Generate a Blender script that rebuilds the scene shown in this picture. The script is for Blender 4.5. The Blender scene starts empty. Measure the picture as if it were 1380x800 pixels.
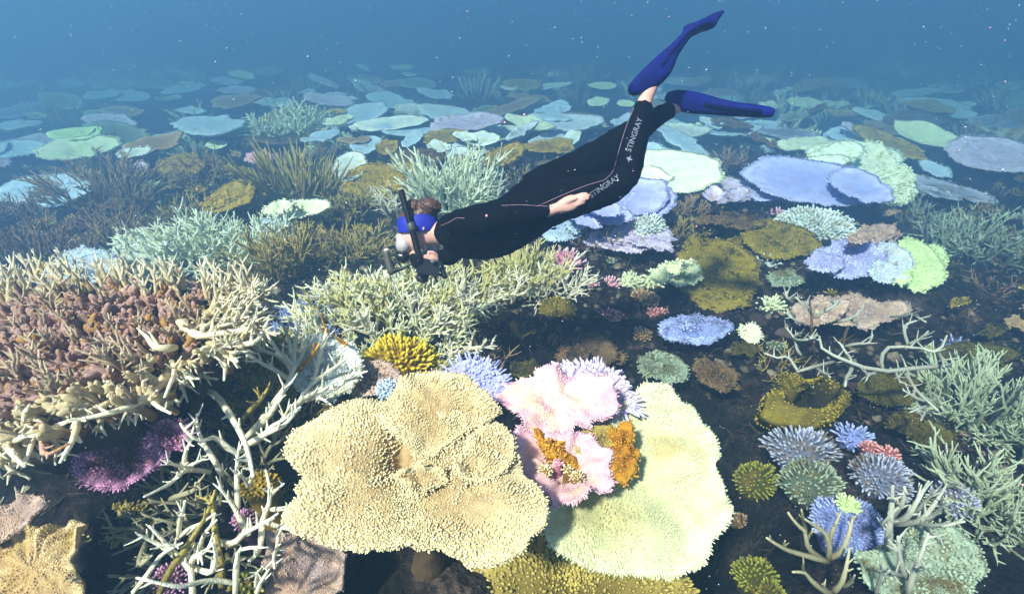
import bpy, bmesh, math, random, time
import numpy as np
from mathutils import Vector, Matrix
from mathutils.bvhtree import BVHTree

T0 = time.time()
S = bpy.context.scene
COL = S.collection

# ------------------------------------------------------------------ camera
FPX, W, H = 650.0, 1380, 800
PITCH = math.atan(420 / 650.0)
CAM = np.array([0, 0, 2.0])
FWD = np.array([0, math.cos(PITCH), -math.sin(PITCH)])
UP = np.array([0, math.sin(PITCH), math.cos(PITCH)])
RT = np.array([1.0, 0, 0])
cam = bpy.data.cameras.new('camera')
cam.sensor_width = 36
cam.lens = 36 * FPX / W
cam.clip_start = 0.02
cam.clip_end = 500
camo = bpy.data.objects.new('camera', cam)
camo.location = CAM
camo.rotation_euler = (math.pi / 2 - PITCH, 0, 0)
COL.objects.link(camo)
S.camera = camo

# ------------------------------------------------------------------ light
SUN_EL, SUN_AZ = math.radians(54), math.radians(-138)      # azimuth from +Y towards +X
wd = bpy.data.worlds.new('World')
S.world = wd
wd.use_nodes = True
nt = wd.node_tree
sky = nt.nodes.new('ShaderNodeTexSky')
sky.sky_type = 'NISHITA'
sky.sun_disc = False
sky.sun_elevation = SUN_EL
sky.sun_rotation = SUN_AZ
nt.links.new(sky.outputs[0], nt.nodes['Background'].inputs[0])
nt.nodes['Background'].inputs[1].default_value = 0.05
sl = bpy.data.lights.new('sun', 'SUN')
sl.energy = 5.0
sl.angle = math.radians(4)
sl.color = (1.0, 0.95, 0.86)
so = bpy.data.objects.new('sun', sl)
sd = Vector((math.sin(SUN_AZ) * math.cos(SUN_EL), math.cos(SUN_AZ) * math.cos(SUN_EL), math.sin(SUN_EL)))
so.rotation_euler = sd.to_track_quat('Z', 'Y').to_euler()
so.location = (0, 0, 20)
COL.objects.link(so)
S.view_settings.view_transform = 'Standard'
S.view_settings.look = 'None'
S.view_settings.exposure = 1.3
S.cycles.use_denoising = True
S.cycles.volume_bounces = 1
S.cycles.max_bounces = 8
S.cycles.diffuse_bounces = 5

# ------------------------------------------------------------------ haze (the water itself)
def box_mesh(lo, hi):
    v = [(x, y, z) for x in (lo[0], hi[0]) for y in (lo[1], hi[1]) for z in (lo[2], hi[2])]
    f = [(0, 1, 3, 2), (4, 6, 7, 5), (0, 4, 5, 1), (2, 3, 7, 6), (0, 2, 6, 4), (1, 5, 7, 3)]
    m = bpy.data.meshes.new('box')
    m.from_pydata(v, [], f)
    return m

HAZE_DENS = 0.104
hm = bpy.data.materials.new('water_haze')
hm.use_nodes = True
hn = hm.node_tree
hn.nodes.clear()
ho = hn.nodes.new('ShaderNodeOutputMaterial')
hv = hn.nodes.new('ShaderNodeVolumePrincipled')
hv.inputs['Color'].default_value = (0.20, 0.40, 0.71, 1)
hv.inputs['Density'].default_value = HAZE_DENS
hv.inputs['Anisotropy'].default_value = 0.6
hv.inputs['Absorption Color'].default_value = (0.0, 0.10, 0.10, 1)
hn.links.new(hv.outputs[0], ho.inputs['Volume'])
hz = bpy.data.objects.new('haze', box_mesh((-95, -12, -6.2), (95, 95, 2.7)))
hz.data.materials.append(hm)
hz['kind'] = 'stuff'
hz['label'] = 'blue hazy sea water filling the whole reef scene'
COL.objects.link(hz)

# ------------------------------------------------------------------ maths helpers
def ray(u, v):
    u = np.asarray(u, float); v = np.asarray(v, float)
    return FWD + (u[..., None] - 690) / FPX * RT + (400 - v[..., None]) / FPX * UP

def at_d(u, v, d):
    return CAM + ray(u, v) * np.asarray(d, float)[..., None]

def at_z(u, v, z):
    d = ray(u, v)
    return CAM + d * ((z - 2.0) / d[..., 2])[..., None]

def unit(a):
    a = np.asarray(a, float)
    return a / np.maximum(np.linalg.norm(a, axis=-1, keepdims=True), 1e-9)

def _hash(i, j, s):
    n = np.sin(i * 127.1 + j * 311.7 + s * 74.7) * 43758.5453
    return n - np.floor(n)

def vn(x, y, seed=0):
    xi, yi = np.floor(x), np.floor(y)
    fx, fy = x - xi, y - yi
    fx = fx * fx * (3 - 2 * fx); fy = fy * fy * (3 - 2 * fy)
    a, b = _hash(xi, yi, seed), _hash(xi + 1, yi, seed)
    c, d = _hash(xi, yi + 1, seed), _hash(xi + 1, yi + 1, seed)
    return (a + (b - a) * fx) * (1 - fy) + (c + (d - c) * fx) * fy - 0.5

def fbm(x, y, seed=0, o=3):
    r = 0; a = 1.0
    for k in range(o):
        r = r + a * vn(x * 2 ** k, y * 2 ** k, seed + k * 7.3); a *= 0.5
    return r

def gs(x, y, cx, cy, sx, sy):
    return np.exp(-((x - cx) / sx) ** 2 - ((y - cy) / sy) ** 2)

def ground(x, y):
    x = np.asarray(x, float); y = np.asarray(y, float)
    r = np.sqrt(x * x + y * y)
    z = -0.06 + 0.30 * fbm(x * .55 + 3.1, y * .55, 1) + 0.10 * fbm(x * 2.3, y * 2.3, 5) + 0.035 * fbm(x * 9, y * 9, 9, 2)
    z = z * (0.75 + 0.75 * np.clip((r - 4) / 5, 0, 1))
    z = z - 3.8 * (1 - np.exp(-.148 * np.maximum(r - 3.1, 0) / 3.8))
    z = z + .06 * np.abs(fbm(x * 3.1 + 7, y * 3.1, 21, 3)) + .03 * np.abs(fbm(x * 8, y * 8 + 3, 33, 2))
    z = z + 0.58 * gs(x, y, -1.75, 1.25, .75, .6)
    z = z + 0.30 * gs(x, y, -0.9, 0.75, .7, .5)
    z = z + 0.42 * gs(x, y, -0.1, 0.85, .45, .4)
    z = z + 0.22 * gs(x, y, -0.9, 2.6, 1.1, .6)
    z = z - 0.95 * gs(x, y, 0.75, 1.75, .66, .85)
    z = z - 0.30 * gs(x, y, 3.4, 2.6, 1.5, .7)
    z = z + 0.10 * gs(x, y, 1.7, 1.4, .5, .5)
    return z

def at_h(u, v, h):
    """The point on the ray through a pixel that lies h above the reef."""
    d = ray(u, v)
    z = 0.2
    for k in range(70):
        p = CAM + d * ((z - 2.0) / d[2])
        z = 0.6 * z + 0.4 * (float(ground(p[0], p[1])) + h)
    return CAM + d * ((z - 2.0) / d[2])

def px_at(p):
    return float(np.dot(np.asarray(p) - CAM, FWD)) / FPX

# ------------------------------------------------------------------ mesh helpers
def mesh_np(name, verts, quads=None, tris=None, tip=None, smooth=True):
    verts = np.asarray(verts, np.float32).reshape(-1, 3)
    me = bpy.data.meshes.new(name)
    me.vertices.add(len(verts))
    me.vertices.foreach_set('co', verts.ravel())
    parts, starts, tot = [], [], 0
    for f, k in ((quads, 4), (tris, 3)):
        if f is None or len(f) == 0:
            continue
        f = np.asarray(f, np.int32).reshape(-1, k)
        parts.append(f.ravel())
        starts.append(tot + np.arange(len(f), dtype=np.int32) * k)
        tot += len(f) * k
    loops = np.concatenate(parts); st = np.concatenate(starts)
    me.loops.add(len(loops)); me.loops.foreach_set('vertex_index', loops)
    me.polygons.add(len(st)); me.polygons.foreach_set('loop_start', st)
    if tip is not None:
        a = me.attributes.new('tip', 'FLOAT', 'POINT')
        a.data.foreach_set('value', np.asarray(tip, np.float32).ravel())
    me.update(calc_edges=True)
    me.validate()
    if smooth:
        me.shade_smooth()
    return me

def obj(name, me, mat, parent=None, loc=None):
    o = bpy.data.objects.new(name, me)
    COL.objects.link(o)
    if mat is not None and len(me.materials) == 0:
        me.materials.append(mat)
    if parent is not None:
        o.parent = parent
    if loc is not None:
        o.location = loc
    return o

def thing(name, label, cat, loc, group=None):
    o = bpy.data.objects.new(name, None)
    o.empty_display_size = 0.05
    COL.objects.link(o)
    o.location = [float(c) for c in loc]
    o['label'] = label; o['category'] = cat
    if group: o['group'] = group
    return o

def tubes(P, R, tip, sides=7, seed=0, cap=False):
    """Many tapering tubes at once. P (S,K,3), R (S,K), tip (S,K)."""
    P = np.asarray(P, float); R = np.asarray(R, float)
    S_, K, _ = P.shape
    tg = np.empty_like(P)
    tg[:, 1:-1] = P[:, 2:] - P[:, :-2]
    tg[:, 0] = P[:, 1] - P[:, 0]; tg[:, -1] = P[:, -1] - P[:, -2]
    tg = unit(tg)
    d = unit(P[:, -1] - P[:, 0])
    ref = np.where(np.abs(d[:, 2:3]) < .8, np.array([[0, 0, 1.0]]), np.array([[1.0, 0, 0]]))
    n1 = unit(np.cross(tg, ref[:, None, :])); n2 = np.cross(tg, n1)
    a = np.arange(sides) * 2 * np.pi / sides
    ring = P[:, :, None, :] + R[:, :, None, None] * (np.cos(a)[None, None, :, None] * n1[:, :, None, :] + np.sin(a)[None, None, :, None] * n2[:, :, None, :])
    V = np.concatenate([ring.reshape(S_, K * sides, 3), (P[:, -1] + tg[:, -1] * R[:, -1:] * .9)[:, None, :], (P[:, 0] - tg[:, 0] * R[:, :1] * .7)[:, None, :]], 1)
    nv = K * sides + 2
    k = np.arange(K - 1)[:, None]; j = np.arange(sides)[None, :]; j2 = (j + 1) % sides
    q = np.stack([k * sides + j, k * sides + j2, (k + 1) * sides + j2, (k + 1) * sides + j], -1).reshape(-1, 4)
    jj = np.arange(sides)
    t = np.stack([(K - 1) * sides + jj, (K - 1) * sides + (jj + 1) % sides, np.full(sides, K * sides)], -1)
    if cap: t = np.concatenate([t, np.stack([(jj + 1) % sides, jj, np.full(sides, K * sides + 1)], -1)])
    off = (np.arange(S_) * nv)[:, None, None]
    Q = (q[None] + off).reshape(-1, 4); Tt = (t[None] + off).reshape(-1, 3)
    tip = np.asarray(tip, float)
    tv = np.concatenate([np.repeat(tip, sides, 1), tip[:, -1:], tip[:, :1]], 1)
    return V.reshape(-1, 3), Q, Tt, tv.ravel()

def join_geo(parts):
    V, Q, T, A = [], [], [], []; n = 0
    for v, q, t, a in parts:
        v = np.asarray(v, float).reshape(-1, 3)
        V.append(v); A.append(np.asarray(a, float).ravel())
        if q is not None and len(q): Q.append(np.asarray(q) + n)
        if t is not None and len(t): T.append(np.asarray(t) + n)
        n += len(v)
    return np.concatenate(V), (np.concatenate(Q) if Q else None), (np.concatenate(T) if T else None), np.concatenate(A)

def catmull(pts, n):
    pts = np.asarray(pts, float)
    if len(pts) == 2:
        t = np.linspace(0, 1, n)[:, None]
        return pts[0] * (1 - t) + pts[1] * t
    P = np.concatenate([[2 * pts[0] - pts[1]], pts, [2 * pts[-1] - pts[-2]]])
    out = []
    for t in np.linspace(0, len(pts) - 1 - 1e-9, n):
        i = int(t); f = t - i
        a, b, c, d = P[i], P[i + 1], P[i + 2], P[i + 3]
        out.append(.5 * (2 * b + (c - a) * f + (2 * a - 5 * b + 4 * c - d) * f * f + (3 * b - a - 3 * c + d) * f ** 3))
    return np.array(out)

# ------------------------------------------------------------------ materials
def lin(c):
    c = np.asarray(c, float) / 255
    return np.where(c <= .04045, c / 12.92, ((c + .055) / 1.055) ** 2.4)

MATS = {}
def coral_mat(key, base, tip, patch=None, pamt=.5, pscale=9, rough=.75, bump=.6, bscale=220, vary=.25, glow=.22):
    """Coral skin: base colour where old, tip colour where it grows (vertex attribute), blotches and fine relief."""
    if key in MATS: return MATS[key]
    m = bpy.data.materials.new(key); m.use_nodes = True
    t = m.node_tree; N = t.nodes.new; L = t.links.new
    b = t.nodes['Principled BSDF']
    b.inputs['Roughness'].default_value = rough
    b.inputs['Specular IOR Level'].default_value = .25
    at = N('ShaderNodeAttribute'); at.attribute_name = 'tip'
    co = N('ShaderNodeTexCoord')
    mx = N('ShaderNodeMix'); mx.data_type = 'RGBA'
    mx.inputs['A'].default_value = (*lin(base), 1); mx.inputs['B'].default_value = (*lin(tip), 1)
    L(at.outputs['Fac'], mx.inputs['Factor'])
    cur = mx.outputs['Result']
    oi = N('ShaderNodeObjectInfo')
    n1 = N('ShaderNodeTexNoise'); n1.inputs['Scale'].default_value = pscale; n1.inputs['Detail'].default_value = 5
    n1.inputs['Roughness'].default_value = .65
    ad = N('ShaderNodeVectorMath'); ad.operation = 'ADD'
    L(co.outputs['Object'], ad.inputs[0]); L(oi.outputs['Random'], ad.inputs[1])
    L(ad.outputs[0], n1.inputs['Vector'])
    if patch is not None:
        rp = N('ShaderNodeValToRGB')
        rp.color_ramp.elements[0].position = .62 - pamt * .25; rp.color_ramp.elements[1].position = .72 - pamt * .22
        L(n1.outputs['Fac'], rp.inputs['Fac'])
        m2 = N('ShaderNodeMix'); m2.data_type = 'RGBA'
        m2.inputs['B'].default_value = (*lin(patch), 1)
        L(cur, m2.inputs['A']); L(rp.outputs['Color'], m2.inputs['Factor'])
        cur = m2.outputs['Result']
    n2 = N('ShaderNodeTexNoise'); n2.inputs['Scale'].default_value = pscale * 4.7; n2.inputs['Detail'].default_value = 4
    L(ad.outputs[0], n2.inputs['Vector'])
    mr = N('ShaderNodeMapRange')
    mr.inputs['From Min'].default_value = .3; mr.inputs['From Max'].default_value = .7
    mr.inputs['To Min'].default_value = 1 - vary; mr.inputs['To Max'].default_value = 1 + vary * .5
    L(n2.outputs['Fac'], mr.inputs['Value'])
    m3 = N('ShaderNodeMix'); m3.data_type = 'RGBA'; m3.blend_type = 'MULTIPLY'; m3.inputs['Factor'].default_value = 1
    L(cur, m3.inputs['A']); L(mr.outputs['Result'], m3.inputs['B'])
    n4 = N('ShaderNodeTexNoise'); n4.inputs['Scale'].default_value = pscale * .8; n4.inputs['Detail'].default_value = 3
    L(ad.outputs[0], n4.inputs['Vector'])
    mr4 = N('ShaderNodeMapRange')
    mr4.inputs['From Min'].default_value = .3; mr4.inputs['From Max'].default_value = .7
    mr4.inputs['To Min'].default_value = .84; mr4.inputs['To Max'].default_value = 1.1
    L(n4.outputs['Fac'], mr4.inputs['Value'])
    m4 = N('ShaderNodeMix'); m4.data_type = 'RGBA'; m4.blend_type = 'MULTIPLY'; m4.inputs['Factor'].default_value = 1
    L(m3.outputs['Result'], m4.inputs['A']); L(mr4.outputs['Result'], m4.inputs['B'])
    L(m4.outputs['Result'], b.inputs['Base Color'])
    vo = N('ShaderNodeTexVoronoi'); vo.inputs['Scale'].default_value = bscale
    L(co.outputs['Object'], vo.inputs['Vector'])
    bp = N('ShaderNodeBump'); bp.inputs['Strength'].default_value = bump; bp.inputs['Distance'].default_value = .004
    bp.invert = True
    L(vo.outputs['Distance'], bp.inputs['Height']); L(bp.outputs[0], b.inputs['Normal'])
    tl = N('ShaderNodeBsdfTranslucent'); ms = N('ShaderNodeMixShader'); ms.inputs[0].default_value = glow
    L(m4.outputs['Result'], tl.inputs['Color']); L(b.outputs[0], ms.inputs[1]); L(tl.outputs[0], ms.inputs[2])
    L(ms.outputs[0], t.nodes['Material Output'].inputs['Surface'])
    MATS[key] = m
    return m

PAL = {   # name: (old skin, growing tip, blotches)
    'cream': ((146, 108, 54), (246, 236, 190), None),
    'mint': ((222, 234, 200), (246, 252, 234), (206, 206, 160)),
    'mint_dimlit': ((132, 144, 108), (206, 216, 184), None),  # mint darkened in its own colour, standing in for weaker light at right
    'bluewhite': ((176, 194, 216), (222, 232, 244), (196, 196, 196)),
    'skyblue': ((160, 185, 214), (208, 224, 242), (168, 184, 190)),
    'lavender': ((146, 152, 214), (202, 204, 246), (164, 160, 206)),
    'lilac': ((184, 172, 210), (224, 214, 242), (170, 150, 150)),
    'blue': ((128, 142, 204), (182, 196, 242), (110, 112, 150)),
    'steel': ((100, 108, 136), (192, 198, 220), (116, 104, 92)),
    'olive': ((112, 98, 28), (168, 148, 52), (62, 58, 20)),
    'olivedark': ((62, 56, 18), (104, 96, 34), (38, 36, 16)),
    'mustard': ((140, 114, 30), (204, 174, 64), (90, 76, 24)),
    'yellow': ((160, 125, 12), (240, 214, 62), None),
    'gold':   ((150, 100, 10), (236, 178, 40), None),
    'brown':  ((78, 58, 36), (140, 114, 78), (50, 42, 30)),
    'greybrown': ((128, 98, 68), (194, 166, 126), None),
    'mauve': ((112, 82, 66), (176, 146, 122), (92, 70, 40)),
    'white':  ((185, 198, 200), (242, 250, 246), (206, 200, 176)),
    'palegreen': ((214, 220, 178), (244, 250, 218), None),
    'green': ((188, 214, 146), (226, 246, 186), None),
    'greygreen': ((80, 90, 74), (176, 194, 168), (112, 104, 66)),
    'olivegreen': ((70, 72, 20), (168, 170, 62), (104, 84, 36)),
    'limecream': ((238, 236, 180), (252, 252, 222), None),
    'pink':   ((214, 140, 160), (246, 206, 222), None),
    'rose':   ((150, 90, 90), (236, 170, 165), None),
    'purple': ((104, 66, 80), (230, 168, 214), (96, 70, 60)),
    'tan': ((180, 146, 94), (234, 212, 166), (168, 140, 60)),
    'beige': ((160, 130, 108), (216, 190, 172), (150, 130, 130)),
    'straw':  ((104, 88, 34), (196, 178, 96), None),
    'stagcream': ((232, 210, 156), (254, 250, 226), None),
    'stagwhite': ((238, 228, 190), (253, 250, 232), None),
    'staggrey': ((126, 126, 110), (206, 208, 192), None),
    'stagdull': ((100, 92, 62), (200, 194, 156), None),
    'knob': ((168, 114, 60), (204, 168, 158), (176, 130, 62)),
    'knobgold': ((150, 104, 48), (200, 154, 86), None),
    'knobtip': ((150, 108, 84), (246, 226, 190), None),
    'knobcream': ((150, 108, 52), (234, 216, 172), None),
    'olivestag': ((122, 102, 50), (200, 182, 112), None),
    'yellowstag': ((206, 190, 108), (240, 234, 168), None),
    'bluestag': ((96, 112, 190), (176, 190, 240), None),
    'stem':   ((84, 68, 48), (110, 92, 70), (54, 46, 34)),
}
def M(k, **kw):
    b, t, p = PAL[k]
    if k.startswith('stag') or 'mint' in k or k in ('limecream', 'yellowstag', 'palegreen', 'white', 'bluestag'): kw.setdefault('glow', .3); kw.setdefault('vary', .12)   # bleached skeleton lets light through
    return coral_mat('coral_' + k, b, t, patch=p, **kw)

# ------------------------------------------------------------------ coral builders
NAMES_USED = {}
def nubs(P, D, L, R, sides=5):
    """Small rounded finger branchlets standing on points P along directions D."""
    ks = np.array([0, .5, .85, 1.0]); rs = np.array([1.0, .95, .85, .5]); tv = np.array([0, .5, .95, 1.0])
    if sides < 5: ks, rs, tv = ks[[0, 2, 3]], rs[[0, 2, 3]], tv[[0, 2, 3]]
    pts = P[:, None, :] + D[:, None, :] * (L[:, None] * ks[None])[..., None]
    return tubes(pts, R[:, None] * rs[None], np.repeat(tv[None], len(P), 0), sides)

def plate(root, c, rim=None, hw=40, hh=15, rot=0, z=None, h=.22, tilt=(0, .12), dish=.03, amp=.02, seed=0, th=.012,
          edge=.09, lobes=0, mat=None, nub=(5.0, 4.0), Na=None, Mr=11, hfun=None, under=.22, lean=.5, tips=(.1, .8), pit=None,
          nubmat=None, rimlen=1.3, name='plate', nubr=.36, bare=None, tipf=None, rimsp=None):
    """One thin coral table: rim = outline seen in the photograph (laid on the table's own plane) or an ellipse."""
    rng = np.random.default_rng(seed + 11)
    p0 = at_z(np.array(c[0]), np.array(c[1]), z) if z is not None else at_h(c[0], c[1], h)
    s = px_at(p0)
    n = unit(np.array([-tilt[0], -tilt[1], 1.0]))
    e1 = unit(np.array([1, 0, tilt[0]])); e2 = np.cross(n, e1)
    if rim is None:
        a = np.linspace(0, 2 * np.pi, 40, endpoint=False)
        ca, sa = math.cos(math.radians(rot)), math.sin(math.radians(rot))
        ex, ey = hw * np.cos(a), hh * np.sin(a)
        rim = np.stack([c[0] + ex * ca + ey * sa, c[1] + ey * ca - ex * sa], 1)
    rim = np.asarray(rim, float)
    d = ray(rim[:, 0], rim[:, 1])
    w = CAM + d * (((p0 - CAM) @ n) / (d @ n))[:, None] - p0
    x, y = w @ e1, w @ e2
    ang = np.arctan2(y, x); rr = np.hypot(x, y)
    o = np.argsort(ang); ang, rr = ang[o], rr[o]
    angp = np.concatenate([ang - 2 * np.pi, ang, ang + 2 * np.pi]); rp = np.tile(rr, 3)
    Rm = float(rr.mean())
    if Na is None:
        Na = int(np.clip(2 * np.pi * Rm / s / 4, 28, 160))
    def rad(a):
        a = (a + np.pi) % (2 * np.pi) - np.pi
        r = np.interp(a, angp, rp)
        cx, cy = np.cos(a), np.sin(a)
        r = r * (1 + edge * 1.6 * vn(cx * 2.2 + seed, cy * 2.2, seed) + edge * 1.2 * vn(cx * 6 + seed, cy * 6, seed + 3) + edge * .5 * vn(cx * 17, cy * 17, seed + 5))
        if lobes:
            r = r * (1 - .10 * np.abs(np.sin(a * lobes / 2 + seed)) ** 6)
        return r
    def height(px_, py_, sq):
        hgt = dish * sq ** 2 + amp * (vn(px_ / Rm * 2 + seed, py_ / Rm * 2, seed) * 1.4 + vn(px_ / Rm * 5, py_ / Rm * 5 + seed, seed + 1) * .6) * np.minimum(1, sq * 2.5)
        hgt = hgt + amp * 1.1 * vn(np.arctan2(py_, px_) * 2.2, sq * 0 + seed, seed + 9) * sq ** 3
        if pit is not None:
            hgt = hgt - pit[0] * np.exp(-(sq / pit[1]) ** 4)
        if hfun is not None:
            hgt = hgt + hfun(px_, py_, sq)
        return hgt
    A = np.linspace(-np.pi, np.pi, Na, endpoint=False)
    RA = rad(A)
    ss = (np.arange(1, Mr + 1) / Mr) ** .85
    X = np.cos(A)[None] * RA[None] * ss[:, None]; Y = np.sin(A)[None] * RA[None] * ss[:, None]
    SQ = np.repeat(ss[:, None], Na, 1)
    Z = height(X, Y, SQ)
    zc = height(np.zeros(1), np.zeros(1), np.zeros(1))[0]
    def wpos(X, Y, Z):
        return p0 + X[..., None] * e1 + Y[..., None] * e2 + Z[..., None] * n
    top = wpos(X, Y, Z).reshape(-1, 3)
    ub = ss[::2] if Mr > 8 else ss
    ub = np.array([.22, .5, .8, .97])
    Xb = np.cos(A)[None] * RA[None] * ub[:, None]; Yb = np.sin(A)[None] * RA[None] * ub[:, None]
    Zb = height(Xb, Yb, np.repeat(ub[:, None], Na, 1)) - th - under * Rm * (1 - ub[:, None]) ** 1.3
    bot = wpos(Xb, Yb, Zb).reshape(-1, 3)
    V = np.concatenate([top, bot, wpos(np.zeros(1), np.zeros(1), np.array([zc]))])
    nt_, nb = len(top), len(bot)
    j = np.arange(Na); j2 = (j + 1) % Na
    Q = []
    for k in range(Mr - 1):
        Q.append(np.stack([k * Na + j, (k + 1) * Na + j, (k + 1) * Na + j2, k * Na + j2], 1))
    for k in range(len(ub) - 1):
        b0 = nt_ + k * Na; b1 = nt_ + (k + 1) * Na
        Q.append(np.stack([b0 + j, b0 + j2, b1 + j2, b1 + j], 1))
    b1 = nt_ + (len(ub) - 1) * Na; r1 = (Mr - 1) * Na
    Q.append(np.stack([r1 + j, b1 + j, b1 + j2, r1 + j2], 1))
    T = np.stack([j, j2, np.full(Na, nt_ + nb)], 1)
    tf = tipf or (lambda x, y, q: 1 + 0 * x)
    tv = np.concatenate([((tips[0] + (tips[1] - tips[0]) * SQ ** 3) * tf(X, Y, SQ)).ravel(), np.repeat([.0, .0, .1, .6], Na), [tips[0]]])
    loc = np.array(root.location)
    o = obj(name, mesh_np(name, V - loc, np.concatenate(Q), T, tv), mat, root)
    if nub is not None:
        sp = nub[0] * s; ln = nub[1] * s
        area = .5 * np.sum(RA * RA) * (2 * np.pi / Na)
        cnt = int(area / (sp * sp * .87))
        k = np.arange(cnt) + .5
        sq = np.sqrt(k / cnt); a = k * 2.399963 + rng.normal(0, .45, cnt) / np.sqrt(k)
        sq = np.clip(sq + rng.normal(0, .42 / math.sqrt(max(cnt, 1)), cnt), .02, .995)
        r = rad(a)
        X, Y = np.cos(a) * r * sq, np.sin(a) * r * sq
        hz_ = height(X, Y, sq); e = .02 * Rm
        gx = (height(X + e, Y, sq) - hz_) / e; gy = (height(X, Y + e, sq) - hz_) / e
        rim_ = rng.random(cnt) * 0
        D = n + np.cos(a)[:, None] * e1 * (lean * sq ** 4 + .4 * sq)[:, None] + np.sin(a)[:, None] * e2 * (lean * sq ** 4 + .4 * sq)[:, None] - gx[:, None] * e1 * .6 - gy[:, None] * e2 * .6
        D = unit(D + rng.normal(0, .22, (cnt, 3)))
        keep = np.ones(cnt, bool)
        if pit is not None: keep &= sq > pit[1] * .9
        if bare is not None: keep &= ~bare(X, Y, sq)
        keep &= rng.random(cnt) > .07
        pat = 1 + .8 * vn(X / sp / 7, Y / sp / 7, seed + 4) + .5 * vn(X / sp / 2.2, Y / sp / 2.2, seed + 6)
        P = wpos(X, Y, hz_ - ln * .15)
        nr = int(2 * np.pi * Rm / ((rimsp * s if rimsp else sp) * .72))
        a2 = np.arange(nr) * 2 * np.pi / nr + rng.normal(0, .3, nr) * 2 * np.pi / nr
        r2 = rad(a2); X2, Y2 = np.cos(a2) * r2, np.sin(a2) * r2
        P2 = wpos(X2 * .985, Y2 * .985, height(X2, Y2, np.ones(nr)) - th * .5)
        D2 = unit(np.cos(a2)[:, None] * e1 + np.sin(a2)[:, None] * e2 + n * rng.uniform(-.15, .5, nr)[:, None] + rng.normal(0, .18, (nr, 3)))
        TF = np.concatenate([tf(X[keep], Y[keep], sq[keep]), tf(X2, Y2, np.ones(nr))])
        P = np.concatenate([P[keep], P2]); D = np.concatenate([D[keep], D2])
        L_ = np.concatenate([ln * (rng.uniform(.55, 1.35, cnt) * pat)[keep], ln * rimlen * rng.uniform(.5, 1.3, nr)])
        R_ = nubr * sp * rng.uniform(.7, 1.25, len(P))
        R_[:int(keep.sum())] *= np.clip(pat, .65, 1.4)[keep]
        if rimsp: R_[-nr:] *= rimsp / nub[0]
        if len(P) == 0: return p0, Rm, s
        v, q, t, tp = nubs(P, D, L_, R_, 5 if nub[0] > 4.4 else (4 if nub[1] > 1.3 else 3))
        tp = (tp.reshape(len(P), -1) * TF[:, None]).ravel()
        b = obj('branchlets', mesh_np('branchlets', v - loc, q, t, tp), nubmat or mat, root)
        b['kind'] = 'stuff'
    return p0, Rm, s

def stalk(root, top, R, mat=None, seed=0):
    """Rough stem under a table, down into the reef."""
    g = float(ground(top[0], top[1]))
    if top[2] - g < .03: return
    K = 6
    t = np.linspace(0, 1, K)
    rng = np.random.default_rng(seed)
    P = np.stack([top[0] + rng.normal(0, .012, K), top[1] + .02 + rng.normal(0, .012, K), (g - .08) + t * (top[2] - .03 - g + .08)], 1)
    Rr = R * (.34 - .22 * np.sin(t * np.pi * .75) + rng.normal(0, .015, K))
    v, q, tt, tp = tubes(P[None], Rr[None], np.zeros((1, K)), 10)
    obj('stalk', mesh_np('stalk', v - np.array(root.location), q, tt, tp), mat or M('stem'), root)

SEED = [100]
def table(label, c, key, group=None, name='table_coral', st=True, **kw):
    SEED[0] += 1
    sd_ = kw.pop('seed', SEED[0])
    z = kw.get('z'); p = at_z(np.array(c[0]), np.array(c[1]), z) if z is not None else at_h(c[0], c[1], kw.get('h', .22))
    root = thing(name, label, 'coral', (p[0], p[1], float(ground(p[0], p[1]))), group)
    mt_ = kw.pop('mat', None) or M(key)
    p0, Rm, s = plate(root, c, mat=mt_, seed=sd_, **kw)
    if st: stalk(root, p0 - np.array([0, 0, kw.get('under', .22) * Rm * .5 + (kw['pit'][0] + .05 if kw.get('pit') else 0)]), Rm, seed=sd_)
    return root

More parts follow.
